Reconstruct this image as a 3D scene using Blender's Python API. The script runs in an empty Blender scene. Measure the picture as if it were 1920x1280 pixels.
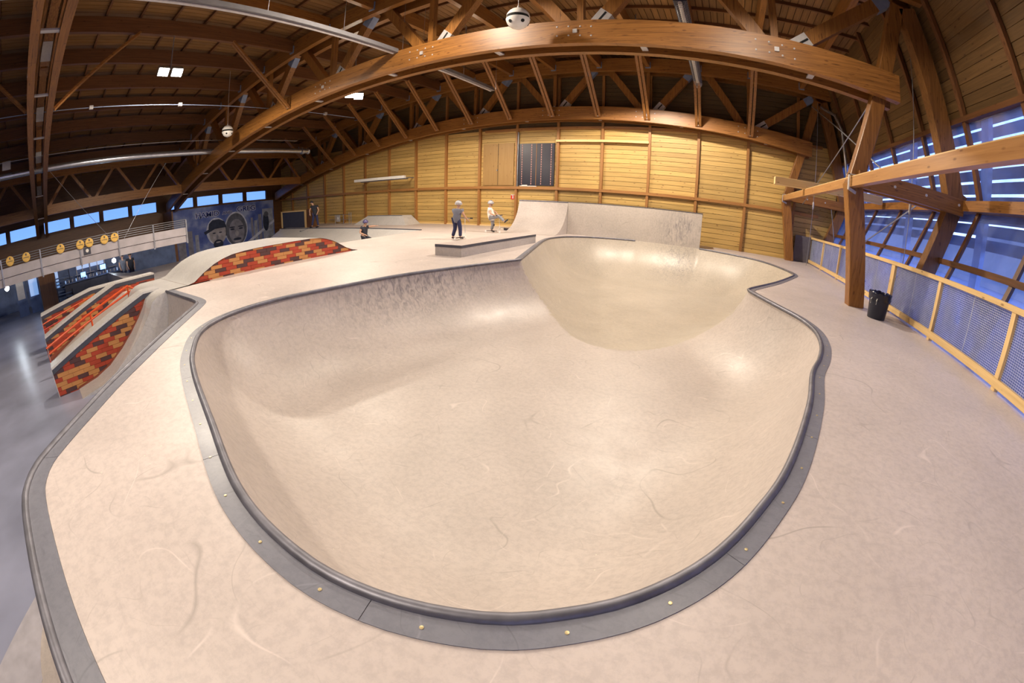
import bpy, bmesh, math, random
import numpy as np
from mathutils import Vector, Matrix
from mathutils.geometry import delaunay_2d_cdt
random.seed(7)
SC = bpy.context.scene
C = SC.collection
# ---------------------------------------------------------------- camera (a real fisheye lens)
S = 2.35
PITCH, ROLL, YAW = .3403, .0267, .4711
CAMZ = .5936 * S
cd = bpy.data.cameras.new('camera'); cam = bpy.data.objects.new('camera', cd); C.objects.link(cam)
cf = Vector((-math.sin(YAW)*math.cos(PITCH), math.cos(YAW)*math.cos(PITCH), -math.sin(PITCH)))
rt = Vector((math.cos(YAW), math.sin(YAW), 0)); up = rt.cross(cf)
r2 = rt*math.cos(ROLL) + up*math.sin(ROLL); u2 = -rt*math.sin(ROLL) + up*math.cos(ROLL)
cam.matrix_world = Matrix(((r2.x, u2.x, -cf.x, 0), (r2.y, u2.y, -cf.y, 0), (r2.z, u2.z, -cf.z, CAMZ), (0, 0, 0, 1)))
cd.type = 'PANO'; cd.sensor_width = 36; cd.sensor_height = 24; cd.sensor_fit = 'HORIZONTAL'; cd.clip_end = 500; cd.clip_start = .02
cc = cd.cycles if hasattr(cd, 'cycles') and hasattr(cd.cycles, 'panorama_type') else cd
cc.panorama_type = 'FISHEYE_LENS_POLYNOMIAL'
cc.fisheye_fov = math.pi*1.2
KP = [0.0, 0.06862867147479464, 1.1296937782729131e-05, -7.745221873050307e-06, 1.4329930570427686e-07]
for i, k in enumerate(KP): setattr(cc, 'fisheye_polynomial_k%d' % i, -k)
SC.camera = cam
# ---------------------------------------------------------------- exposure, sky, lights
SC.view_settings.view_transform = 'Standard'; SC.view_settings.look = 'None'
SC.view_settings.gamma = 1; SC.view_settings.use_curve_mapping = False
SC.view_settings.exposure = 0.52
W = bpy.data.worlds.new('dusk_sky'); SC.world = W; W.use_nodes = True
wn = W.node_tree.nodes; wl = W.node_tree.links
bg = wn['Background']; bg.inputs[1].default_value = 1.0
tc = wn.new('ShaderNodeTexCoord'); sx = wn.new('ShaderNodeSeparateXYZ'); wr = wn.new('ShaderNodeValToRGB')
nz = wn.new('ShaderNodeTexNoise'); nz.inputs['Scale'].default_value = 2.2; nz.inputs['Detail'].default_value = 3
ad = wn.new('ShaderNodeMath'); ad.operation = 'MULTIPLY_ADD'; ad.inputs[1].default_value = .25; 
wl.new(tc.outputs['Generated'], sx.inputs[0]); wl.new(tc.outputs['Generated'], nz.inputs['Vector'])
wl.new(nz.outputs[0], ad.inputs[0]); wl.new(sx.outputs['Z'], ad.inputs[2]); wl.new(ad.outputs[0], wr.inputs[0]); wl.new(wr.outputs[0], bg.inputs[0])
mb = wn.new('ShaderNodeMapRange'); mb.inputs[1].default_value = -.6; mb.inputs[2].default_value = 1.0; mb.inputs[3].default_value = 1.0; mb.inputs[4].default_value = 6.0
wl.new(sx.outputs['X'], mb.inputs[0]); wl.new(mb.outputs[0], bg.inputs[1])
e = wr.color_ramp.elements
e[0].position = .0; e[0].color = (.22, .30, .62, 1); e[1].position = .9; e[1].color = (.18, .27, .60, 1)
x = e.new(.16); x.color = (.50, .63, 1.0, 1)
x = e.new(.35); x.color = (.30, .43, .90, 1)

def lamp(name, loc, power, color=(1, .86, .70), radius=.16, target=None, angle=150):
    l = bpy.data.lights.new(name, 'SPOT' if target else 'POINT'); l.energy = power; l.color = color; l.shadow_soft_size = radius
    o = bpy.data.objects.new(name, l); C.objects.link(o); o.location = loc
    if target:
        l.spot_size = math.radians(angle); l.spot_blend = .15
        o.rotation_euler = (Vector(target) - Vector(loc)).to_track_quat('-Z', 'Y').to_euler()
    return o
LAMPS = [  # position, power, twin fitting or single
    ((-14.1, 4.2, 6.20), 950, 2),
    ((-13.3, 11.6, 5.85), 800, 2),
    ((-9.0, 13.2, 6.85), 750, 1, 150),
    ((-6.3, 6.6, 7.05), 480, 1),
    ((.6, 5.6, 6.5), 260, 1),
    ((-2.8, 14.0, 7.10), 1900, 1, 150),
    ((-4.0, -2.2, 6.60), 1300, 1),
]
for p, w, t, *an in LAMPS:
    lamp('floodlight_lamp', (p[0], p[1], p[2]-.16), w, target=(p[0], p[1]+.01, 0), radius=.16, angle=an[0] if an else 172)
lamp('bulb_lamp', (-22.5, -2.15, .36), 25, (.8, .9, 1), .06)
lamp('bulb_lamp', (-24.6, 3.8, .12), 25, (.7, .85, 1), .06)

# ---------------------------------------------------------------- materials
def srgb(r, g, b):
    f = lambda c: (c/255/12.92) if c/255 <= .04045 else ((c/255+.055)/1.055)**2.4
    return (f(r), f(g), f(b), 1)
class NT:
    def __init__(s, name):
        s.m = bpy.data.materials.new(name); s.m.use_nodes = True; s.t = s.m.node_tree; s.p = s.t.nodes['Principled BSDF']
    def n(s, k, **kw):
        x = s.t.nodes.new('ShaderNode'+k)
        for a, v in kw.items():
            if a.startswith('i_'):
                a = a[2:]; a = int(a) if a.isdigit() else a.replace('_', ' '); x.inputs[a].default_value = v
            else: setattr(x, a, v)
        return x
    def l(s, a, b): s.t.links.new(a, b)
def ramp(nt, src, stops):
    r = nt.n('ValToRGB'); e = r.color_ramp.elements
    e[0].position, e[0].color = stops[0]; e[1].position, e[1].color = stops[-1]
    for p, c in stops[1:-1]: x = e.new(p); x.color = c
    nt.l(src, r.inputs[0]); return r.outputs[0]
def sc3(c, k): return (c[0]*k, c[1]*k, c[2]*k, 1)
def plain(name, col, rough=.6, metal=0, var=.12, scale=6, spec=.5, emit=None, es=1, bump=0):
    t = NT(name); t.p.inputs['Roughness'].default_value = rough; t.p.inputs['Metallic'].default_value = metal
    t.p.inputs['Specular IOR Level'].default_value = spec
    co = t.n('TexCoord'); nz = t.n('TexNoise', i_Scale=scale, i_Detail=4.0); t.l(co.outputs['Object'], nz.inputs['Vector'])
    t.l(ramp(t, nz.outputs[0], [(.3, sc3(col, 1-var)), (.7, sc3(col, 1+var))]), t.p.inputs['Base Color'])
    if emit: t.p.inputs['Emission Color'].default_value = emit; t.p.inputs['Emission Strength'].default_value = es
    if bump:
        b = t.n('Bump', i_Strength=bump, i_Distance=.01); t.l(nz.outputs[0], b.inputs['Height']); t.l(b.outputs[0], t.p.inputs['Normal'])
    return t.m
def wood(name, light, dark, axis, rough=.45, rnd=.25, knots=True, spec=.5, lam=0):
    """grain runs along axis; every board gets its own brightness and grain offset"""
    t = NT(name); t.p.inputs['Roughness'].default_value = rough; t.p.inputs['Specular IOR Level'].default_value = spec
    co = t.n('TexCoord'); oi = t.n('ObjectInfo')
    s = [26, 26, 26]; s['XYZ'.index(axis)] = .9
    off = t.n('VectorMath', operation='MULTIPLY_ADD'); off.inputs[1].default_value = (1, 1, 1)
    cb = t.n('CombineXYZ'); mm = t.n('Math', operation='MULTIPLY', i_1=37.0); t.l(oi.outputs['Random'], mm.inputs[0])
    for i in range(3): t.l(mm.outputs[0], cb.inputs[i])
    t.l(co.outputs['Object'], off.inputs[0]); t.l(cb.outputs[0], off.inputs[2])
    mp = t.n('Mapping'); mp.inputs['Scale'].default_value = s; t.l(off.outputs[0], mp.inputs['Vector'])
    nz = t.n('TexNoise', i_Scale=1.0, i_Detail=5.0, i_Roughness=.65, i_Distortion=.4); t.l(mp.outputs[0], nz.inputs['Vector'])
    col = ramp(t, nz.outputs[0], [(.28, dark), (.5, tuple(.5*(a+b) for a, b in zip(light, dark))), (.72, light)])
    if knots:
        s2 = [7, 7, 7]; s2['XYZ'.index(axis)] = 2.6
        m2 = t.n('Mapping'); m2.inputs['Scale'].default_value = s2; t.l(off.outputs[0], m2.inputs['Vector'])
        vo = t.n('TexVoronoi', i_Scale=1.0); t.l(m2.outputs[0], vo.inputs['Vector'])
        k = ramp(t, vo.outputs['Distance'], [(.06, (.35, .25, .2, 1)), (.16, (1, 1, 1, 1))])
        mx = t.n('MixRGB', blend_type='MULTIPLY', i_Fac=.8); t.l(col, mx.inputs[1]); t.l(k, mx.inputs[2]); col = mx.outputs[0]
    if lam or 'glulam' in name:
        s3 = [30, 30, 30]; s3['XYZ'.index(axis)] = 2.6
        m3 = t.n('Mapping'); m3.inputs['Scale'].default_value = s3; t.l(off.outputs[0], m3.inputs['Vector'])
        n3 = t.n('TexNoise', i_Scale=1.0, i_Detail=3.0, i_Distortion=.6); t.l(m3.outputs[0], n3.inputs['Vector'])
        k = ramp(t, n3.outputs[0], [(.62, (1, 1, 1, 1)), (.70, (.32, .26, .22, 1))])
        mx = t.n('MixRGB', blend_type='MULTIPLY', i_Fac=.85); t.l(col, mx.inputs[1]); t.l(k, mx.inputs[2]); col = mx.outputs[0]
    if lam:
        sp = t.n('SeparateXYZ'); t.l(co.outputs['Object'], sp.inputs[0])
        ml = t.n('Math', operation='MULTIPLY', i_1=lam); t.l(sp.outputs['Z'], ml.inputs[0])
        fr = t.n('Math', operation='FRACT'); t.l(ml.outputs[0], fr.inputs[0])
        k = ramp(t, fr.outputs[0], [(.0, (.55, .5, .45, 1)), (.08, (1, 1, 1, 1)), (1, (1, 1, 1, 1))])
        mx = t.n('MixRGB', blend_type='MULTIPLY', i_Fac=.6); t.l(col, mx.inputs[1]); t.l(k, mx.inputs[2]); col = mx.outputs[0]
    mr = t.n('MapRange', i_3=1-rnd, i_4=1+rnd); t.l(oi.outputs['Random'], mr.inputs[0])
    hv = t.n('HueSaturation'); t.l(mr.outputs[0], hv.inputs['Value']); t.l(col, hv.inputs['Color']); t.l(hv.outputs[0], t.p.inputs['Base Color'])
    b = t.n('Bump', i_Strength=.15, i_Distance=.004); t.l(nz.outputs[0], b.inputs['Height']); t.l(b.outputs[0], t.p.inputs['Normal'])
    return t.m
def deckmat(name, base, rough=.38, scuff=.5, stains=()):
    """pale composite sheet with wheel scratches and scuffs"""
    t = NT(name); co = t.n('TexCoord'); P = co.outputs['Object']
    n1 = t.n('TexNoise', i_Scale=.9, i_Detail=6.0, i_Roughness=.6); t.l(P, n1.inputs['Vector'])
    col = ramp(t, n1.outputs[0], [(.3, sc3(base, .90)), (.7, sc3(base, 1.07))])
    def streak(rot, scale, lo, hi, shade, fac):
        nonlocal col
        m = t.n('Mapping'); m.inputs['Rotation'].default_value = rot; m.inputs['Scale'].default_value = scale; t.l(P, m.inputs['Vector'])
        n = t.n('TexNoise', i_Scale=1.0, i_Detail=3.0, i_Distortion=.8); t.l(m.outputs[0], n.inputs['Vector'])
        k = ramp(t, n.outputs[0], [(lo, (1, 1, 1, 1)), (hi, shade)])
        mx = t.n('MixRGB', blend_type='MULTIPLY', i_Fac=fac); t.l(col, mx.inputs[1]); t.l(k, mx.inputs[2]); col = mx.outputs[0]
    # fine mottling of rubber dust
    nm_ = t.n('TexNoise', i_Scale=16.0, i_Detail=8.0, i_Roughness=.75); t.l(P, nm_.inputs['Vector'])
    k = ramp(t, nm_.outputs[0], [(.40, (.86, .86, .87, 1)), (.56, (1, 1, 1, 1))])
    mx = t.n('MixRGB', blend_type='MULTIPLY', i_Fac=.9); t.l(col, mx.inputs[1]); t.l(k, mx.inputs[2]); col = mx.outputs[0]
    streak((0, 0, .6), (5, 30, 8), .62, .80, (.80, .79, .80, 1), scuff)
    streak((0, 0, -.9), (5, 34, 9), .62, .80, (.80, .79, .80, 1), scuff)
    # long thin curved wheel lines: level lines of slow noises
    def lines(scale, seed_, width, shade, g0):
        nonlocal col
        m = t.n('Mapping'); m.inputs['Location'].default_value = (seed_, seed_*.7, 0); t.l(P, m.inputs['Vector'])
        n = t.n('TexNoise', i_Scale=scale, i_Detail=1.5, i_Roughness=.35); t.l(m.outputs[0], n.inputs['Vector'])
        g = t.n('TexNoise', i_Scale=scale*2.2, i_Detail=2.0); t.l(m.outputs[0], g.inputs['Vector'])
        k = ramp(t, n.outputs[0], [(.5-width, (0, 0, 0, 1)), (.5, (1, 1, 1, 1)), (.5+width, (0, 0, 0, 1))])
        kg = ramp(t, g.outputs[0], [(g0, (0, 0, 0, 1)), (g0+.14, (.75, .75, .75, 1))])
        mu = t.n('MixRGB', blend_type='MULTIPLY', i_Fac=1.0); t.l(k, mu.inputs[1]); t.l(kg, mu.inputs[2])
        mx = t.n('MixRGB'); mx.inputs[2].default_value = shade; t.l(mu.outputs[0], mx.inputs[0]); t.l(col, mx.inputs[1]); col = mx.outputs[0]
    lines(.8, 3.1, .0016, sc3(base, .58), .50); lines(1.3, 11.7, .002, sc3(base, .66), .50); lines(1.9, 27.3, .0022, sc3(base, .74), .47)
    lines(1.1, 41.9, .0016, sc3(base, 1.25), .48); lines(2.6, 57.0, .0028, sc3(base, .78), .48)
    for cx, cy, cz, sx_, sy_, sz_, amt in stains:     # clouds of black wheel marks
        m = t.n('Mapping'); m.inputs['Location'].default_value = (-cx/sx_, -cy/sy_, -cz/sz_); m.inputs['Scale'].default_value = (1/sx_, 1/sy_, 1/sz_); t.l(P, m.inputs['Vector'])
        ln = t.n('VectorMath', operation='LENGTH'); t.l(m.outputs[0], ln.inputs[0]); g = ramp(t, ln.outputs['Value'], [(0, (1, 1, 1, 1)), (1, (0, 0, 0, 1))])
        m = t.n('Mapping'); m.inputs['Scale'].default_value = (14, 14, 3.5); t.l(P, m.inputs['Vector'])
        n = t.n('TexNoise', i_Scale=1.0, i_Detail=5.0, i_Distortion=1.2); t.l(m.outputs[0], n.inputs['Vector'])
        k = ramp(t, n.outputs[0], [(.42, (0, 0, 0, 1)), (.68, (amt, amt, amt, 1))])
        mu = t.n('MixRGB', blend_type='MULTIPLY', i_Fac=1.0); t.l(g, mu.inputs[1]); t.l(k, mu.inputs[2])
        mx = t.n('MixRGB'); mx.inputs[2].default_value = (.13, .125, .15, 1); t.l(mu.outputs[0], mx.inputs[0]); t.l(col, mx.inputs[1]); col = mx.outputs[0]
    # tiny pale chips
    v2 = t.n('TexVoronoi', i_Scale=9.0); t.l(P, v2.inputs['Vector'])
    k = ramp(t, v2.outputs['Distance'], [(.03, (1, 1, 1, 1)), (.06, (0, 0, 0, 1))])
    g2 = ramp(t, n1.outputs[0], [(.55, (0, 0, 0, 1)), (.6, (1, 1, 1, 1))])
    mu = t.n('MixRGB', blend_type='MULTIPLY', i_Fac=1.0); t.l(k, mu.inputs[1]); t.l(g2, mu.inputs[2])
    mx = t.n('MixRGB'); mx.inputs[2].default_value = (.85, .78, .62, 1); t.l(mu.outputs[0], mx.inputs[0]); t.l(col, mx.inputs[1])
    t.l(mx.outputs[0], t.p.inputs['Base Color'])
    t.p.inputs['Roughness'].default_value = rough; t.p.inputs['Specular IOR Level'].default_value = .5
    n3 = t.n('TexNoise', i_Scale=3.0, i_Detail=5.0); t.l(P, n3.inputs['Vector'])
    rr = t.n('MapRange', i_3=rough-.07, i_4=rough+.12); t.l(n3.outputs[0], rr.inputs[0]); t.l(rr.outputs[0], t.p.inputs['Roughness'])
    return t.m
def glassmat(name, tint, refl=.12, haze=.0, hazecol=(.5, .6, .9, 1)):
    t = NT(name); t.t.nodes.remove(t.p); out = [n for n in t.t.nodes if n.type == 'OUTPUT_MATERIAL'][0]
    tr = t.n('BsdfTransparent'); tr.inputs[0].default_value = tint; gl = t.n('BsdfGlossy'); gl.inputs['Roughness'].default_value = .12
    mx = t.n('MixShader', i_0=refl); t.l(tr.outputs[0], mx.inputs[1]); t.l(gl.outputs[0], mx.inputs[2])
    last = mx
    if haze:
        df = t.n('BsdfDiffuse'); df.inputs[0].default_value = hazecol; tl = t.n('BsdfTranslucent'); tl.inputs[0].default_value = hazecol
        ad = t.n('MixShader', i_0=.6); t.l(df.outputs[0], ad.inputs[1]); t.l(tl.outputs[0], ad.inputs[2])
        co = t.n('TexCoord'); nz = t.n('TexNoise', i_Scale=1.6, i_Detail=5.0); t.l(co.outputs['Object'], nz.inputs['Vector'])
        mr = t.n('MapRange', i_1=.3, i_2=.7, i_3=haze*.5, i_4=min(1, haze*1.5)); t.l(nz.outputs[0], mr.inputs[0])
        m2 = t.n('MixShader'); t.l(mr.outputs[0], m2.inputs[0]); t.l(mx.outputs[0], m2.inputs[1]); t.l(ad.outputs[0], m2.inputs[2]); last = m2
    t.l(last.outputs[0], out.inputs[0]); return t.m
def emis(name, col, s):
    t = NT(name); t.p.inputs['Base Color'].default_value = (.8, .8, .8, 1); t.p.inputs['Emission Color'].default_value = col; t.p.inputs['Emission Strength'].default_value = s; return t.m

GL, GD = (.38, .165, .038, 1), (.165, .065, .014, 1)
M = {}
for ax in 'XYZ':
    M['glu'+ax] = wood('glulam_'+ax, GL, GD, ax, rough=.42, rnd=.10, lam=(24 if ax == 'X' else 0))
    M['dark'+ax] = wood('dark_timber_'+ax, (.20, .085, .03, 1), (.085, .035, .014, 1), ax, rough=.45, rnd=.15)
    M['pale'+ax] = wood('new_pine_'+ax, (.86, .62, .30, 1), (.70, .47, .20, 1), ax, rough=.5, rnd=.06)
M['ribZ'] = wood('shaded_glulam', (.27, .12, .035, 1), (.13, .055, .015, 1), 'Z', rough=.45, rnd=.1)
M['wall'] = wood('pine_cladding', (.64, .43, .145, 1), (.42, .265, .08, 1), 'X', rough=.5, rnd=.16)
M['wallshade'] = wood('shade_toned_boards', (.13, .085, .035, 1), (.075, .048, .02, 1), 'X', rough=.6, rnd=.16)  # cladding darkened: shade of the upper back wall put into its colour
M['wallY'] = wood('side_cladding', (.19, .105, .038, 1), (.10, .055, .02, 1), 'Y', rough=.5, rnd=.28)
M['roof'] = wood('roof_board', (.27, .14, .048, 1), (.15, .075, .025, 1), 'Y', rough=.55, rnd=.22, knots=False)
M['stud'] = wood('wall_stud', (.42, .20, .06, 1), (.26, .115, .03, 1), 'Z', rough=.45, rnd=.1)
M['railx'] = wood('wall_rail', (.42, .20, .06, 1), (.26, .115, .03, 1), 'X', rough=.45, rnd=.1)
M['door'] = wood('plywood_door', (.40, .24, .08, 1), (.32, .18, .055, 1), 'Z', rough=.5, rnd=.05)
M['backing'] = plain('dark_backing', (.03, .018, .01, 1), .9)
M['deck'] = deckmat('composite_deck', (.655, .575, .545, 1), .42, .35)
M['bowl'] = deckmat('bowl_surface', (.56, .495, .46, 1), .42, .6, [(-3.5+2.0, 7-5, 1.0+.0, 1, 1, 1, 0)][:0] + [(-3.2, 1.0, 1.0, 1.6, 3.2, .75, .9), (.6, 12.2, 1.6, 1.6, .9, 1.6, .6)])
M['bowl2'] = deckmat('deep_end_surface', (.52, .46, .385, 1), .36, .6, [(.4, 12.0, .5, 1.3, 1.6, 1.6, .7)])
M['ramp'] = deckmat('ramp_surface', (.56, .50, .46, 1), .36, .5)
M['white'] = deckmat('pale_ramp_surface', (.66, .64, .62, 1), .3, .3)
M['pit'] = deckmat('bank_surface', (.50, .46, .44, 1), .4, .6)
M['band'] = deckmat('edge_plate_grey', (.22, .225, .27, 1), .36, .9)
M['steel'] = plain('coping_steel', (.19, .19, .225, 1), .48, .6, .2, 9)
M['concrete'] = plain('hall_concrete', (.29, .31, .42, 1), .3, 0, .25, .8, .8)
M['fascia'] = plain('catwalk_concrete', (.46, .43, .46, 1), .8, 0, .12, 2)
M['metal'] = plain('dull_metal', (.35, .36, .40, 1), .4, .7)
M['duct'] = plain('galvanised_duct', (.55, .58, .66, 1), .25, .9, .12, 5)
M['duct2'] = plain('grey_heater_trough', (.20, .195, .21, 1), .5, .2, .08, 5)
M['plate'] = plain('grey_steel_plate', (.52, .50, .50, 1), .5, .2, .08, 12)
M['bluesteel'] = plain('blue_grey_hanger', (.22, .28, .42, 1), .5, .2)
M['black'] = plain('black_plastic', (.012, .014, .03, 1), .3, 0, .1)
M['blackslot'] = plain('black_slot', (.01, .01, .01, 1), .9)
M['whitep'] = plain('white_plastic', (.80, .78, .74, 1), .4, 0, .04)
M['dark'] = plain('dark_paint', (.05, .055, .09, 1), .6)
M['charcoal'] = plain('charcoal_trim', (.06, .065, .09, 1), .5)
M['orange'] = plain('orange_rail_paint', (.75, .09, .015, 1), .35, 0, .08)
M['b0'] = plain('brick_orange', (.52, .235, .075, 1), .6, 0, .06)
M['b1'] = plain('brick_red', (.40, .05, .02, 1), .6, 0, .08)
M['b2'] = plain('brick_brown', (.085, .035, .035, 1), .6, 0, .08)
M['mortar'] = plain('brick_backing', (.30, .08, .04, 1), .7)
M['louver'] = plain('louver_slat', (.05, .045, .06, 1), .7)
M['glass'] = glassmat('window_glass', (.80, .86, 1, 1), .10, .22, (.40, .50, .80, 1))
M['glassL'] = glassmat('clear_window_glass', (.62, .80, 1, 1), .06)
M['sheet'] = glassmat('fence_sheet', (.72, .76, .90, 1), .06, .62, (.34, .38, .50, 1))
M['wire'] = plain('galvanised_wire', (.62, .64, .72, 1), .5, .1)
M['red'] = plain('sign_red', (.60, .03, .02, 1), .4)
M['yellow'] = plain('yellow_disc', (.80, .50, .12, 1), .5)
M['ground'] = plain('dusky_ground', (.24, .25, .32, 1), .9)
M['hill'] = plain('misty_hill', (.72, .64, .54, 1), .9)
M['bluewall'] = plain('dim_blue_wall', (.10, .15, .30, 1), .6, 0, .3, 2)
M['lens'] = emis('floodlight_glass', (1, .92, .72, 1), 60)
M['bulb'] = emis('bulb_glass', (.85, .95, 1, 1), 12)
M['screen'] = emis('screen_glow', (.12, .35, 1, 1), 2.5)
M['barlight'] = emis('lit_window', (.15, .35, .75, 1), .55)
M['skin'] = plain('skin', (.55, .32, .22, 1), .5)

# ---------------------------------------------------------------- mesh helpers
def link(name, me, parent=None, kind=None, label=None, cat=None, group=None, loc=(0, 0, 0)):
    o = bpy.data.objects.new(name, me); C.objects.link(o)
    if parent: o.parent = parent
    o.location = loc
    if kind: o['kind'] = kind
    if label: o['label'] = label
    if cat: o['category'] = cat
    if group: o['group'] = group
    return o
def thing(name, label, cat, loc=(0, 0, 0), group=None):
    o = link(name, None, None, None, label, cat, group, loc); o.empty_display_size = .1; return o
def wbase(p):
    v = Vector((0, 0, 0))
    while p is not None: v += p.location; p = p.parent
    return v
class MB:
    def __init__(s): s.v = []; s.f = []; s.mi = []
    def quadbox(s, P, mi=0):      # 8 points: bottom 4 ccw, top 4 ccw
        b = len(s.v); s.v += [tuple(p) for p in P]
        for q in ((3, 2, 1, 0), (4, 5, 6, 7), (0, 1, 5, 4), (1, 2, 6, 5), (2, 3, 7, 6), (3, 0, 4, 7)):
            s.f.append(tuple(b+i for i in q)); s.mi.append(mi)
        return s
    def box(s, x0, x1, y0, y1, z0, z1, mi=0):
        return s.quadbox([(x0, y0, z0), (x1, y0, z0), (x1, y1, z0), (x0, y1, z0), (x0, y0, z1), (x1, y0, z1), (x1, y1, z1), (x0, y1, z1)], mi)
    def bar(s, p0, p1, w, h, upv=(0, 0, 1), mi=0):
        p0 = Vector(p0); p1 = Vector(p1); d = (p1-p0).normalized(); a = d.cross(Vector(upv))
        if a.length < 1e-4: a = d.cross(Vector((1, 0, 0)))
        a.normalize(); b = a.cross(d)
        q = [p + a*i*w/2 + b*j*h/2 for p in (p0, p1) for i, j in ((-1, -1), (1, -1), (1, 1), (-1, 1))]
        return s.quadbox([q[0], q[1], q[5], q[4], q[3], q[2], q[6], q[7]], mi)
    def tube(s, pts, r, n=10, cap=True, mi=0, closed=False):
        pts = [Vector(p) for p in pts]; b = len(s.v); L = len(pts)
        for i, p in enumerate(pts):
            a = pts[(i-1) % L] if (closed or i) else pts[0]; c = pts[(i+1) % L] if (closed or i < L-1) else pts[-1]
            d = (c-a).normalized(); e1 = d.cross(Vector((0, 0, 1)))
            if e1.length < 1e-3: e1 = d.cross(Vector((0, 1, 0)))
            e1.normalize(); e2 = d.cross(e1); rr = r[i] if isinstance(r, (list, tuple)) else r
            for k in range(n): t = 2*math.pi*k/n; s.v.append(tuple(p+e1*math.cos(t)*rr+e2*math.sin(t)*rr))
        for i in range(L if closed else L-1):
            for k in range(n):
                i2 = (i+1) % L; s.f.append((b+i*n+k, b+i*n+(k+1) % n, b+i2*n+(k+1) % n, b+i2*n+k)); s.mi.append(mi)
        if cap and not closed:
            s.f.append(tuple(b+k for k in range(n))[::-1]); s.mi.append(mi)
            s.f.append(tuple(b+(L-1)*n+k for k in range(n))); s.mi.append(mi)
        return s
    def lathe(s, prof, c=(0, 0, 0), n=24, axis=2, mi=0):
        b = len(s.v); c = Vector(c)
        for r, z in prof:
            for k in range(n):
                t = 2*math.pi*k/n; p = [r*math.cos(t), r*math.sin(t), z]
                if axis == 0: p = [z, p[0], p[1]]
                if axis == 1: p = [p[1], z, p[0]]
                s.v.append(tuple(c+Vector(p)))
        for i in range(len(prof)-1):
            for k in range(n): s.f.append((b+i*n+k, b+i*n+(k+1) % n, b+(i+1)*n+(k+1) % n, b+(i+1)*n+k)); s.mi.append(mi)
        s.f.append(tuple(b+k for k in range(n))[::-1]); s.mi.append(mi)
        s.f.append(tuple(b+(len(prof)-1)*n+k for k in range(n))); s.mi.append(mi)
        return s
    def prism(s, poly, ax, a0, a1, mi=0):   # poly in the two other axes, extruded along ax
        def mk(u, v, w): return {0: (w, u, v), 1: (u, w, v), 2: (u, v, w)}[ax]
        b = len(s.v); n = len(poly)
        for w in (a0, a1): s.v += [mk(u, v, w) for u, v in poly]
        s.f.append(tuple(b+i for i in range(n))); s.mi.append(mi); s.f.append(tuple(b+n+i for i in range(n))[::-1]); s.mi.append(mi)
        for i in range(n): j = (i+1) % n; s.f.append((b+i, b+n+i, b+n+j, b+j)); s.mi.append(mi)
        return s
    def mesh(s, name, mats, smooth=False, base=(0, 0, 0)):
        me = bpy.data.meshes.new(name); bx, by, bz = base
        me.from_pydata([(x-bx, y-by, z-bz) for x, y, z in s.v], [], s.f)
        for m in (mats if isinstance(mats, (list, tuple)) else [mats]): me.materials.append(m)
        me.polygons.foreach_set('material_index', s.mi)
        bm = bmesh.new(); bm.from_mesh(me); bmesh.ops.recalc_face_normals(bm, faces=bm.faces); bm.to_mesh(me); bm.free()
        if smooth: me.polygons.foreach_set('use_smooth', [True]*len(me.polygons)); smooth_sharp(me)
        me.update(); return me
    def obj(s, name, mats, parent=None, smooth=False, **kw):
        base = wbase(parent)
        return link(name, s.mesh(name, mats, smooth, base), parent, **kw)
def smooth_sharp(me, ang=.7):
    bm = bmesh.new(); bm.from_mesh(me)
    for e in bm.edges:
        if len(e.link_faces) == 2 and e.calc_face_angle(0) > ang: e.smooth = False
    bm.to_mesh(me); bm.free()
def struct(name, mb, mats, **kw): return mb.obj(name, mats, None, kind='structure', **kw)

# ---------------------------------------------------------------- hall geometry
FL = -1.53                     # hall floor; the skate deck is z = 0
WL, YB = -31.3, 19.2           # left wall, back wall
FR = [0.0, 9.4, 18.7]          # planes of the three timber frames
zb = lambda x: 5.33 - .0062*(x+8)**2      # underside of the arched lower chord
zt = lambda x: 7.62 - .0050*(x+6.5)**2    # underside of the upper chord
zr = lambda x: zt(x) + .84                # underside of the roof boards
# sloping side wall on the right: upper face (boards, then glass), lower face (glass)
xu = lambda z: 4.75 + (7.0-z)*1.25/4.1
xl = lambda z: 6.0 + (z-2.65)*1.15/2.65

m = MB(); m.box(WL-.2, 6.5, -12, YB+.2, FL-.2, FL); struct('floor', m, M['concrete'])
m = MB(); m.box(6.2, 90, -80, 560, -2.2, -2.1); m.box(-120, WL-.6, -60, 90, -2.2, -2.1); struct('ground', m, M['ground'])
m = MB(); rr = random.Random(5); P_ = [(-80, -2.2)]+[(-80+9*k, 9+.035*max(0, 9*k-150)+2.5*math.sin(k*.7)+rr.uniform(-.8, .8)) for k in range(72)]+[(560, -2.2)]
m.prism(P_, 0, 84, 90); struct('hillside', m, M['hill'])

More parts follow.
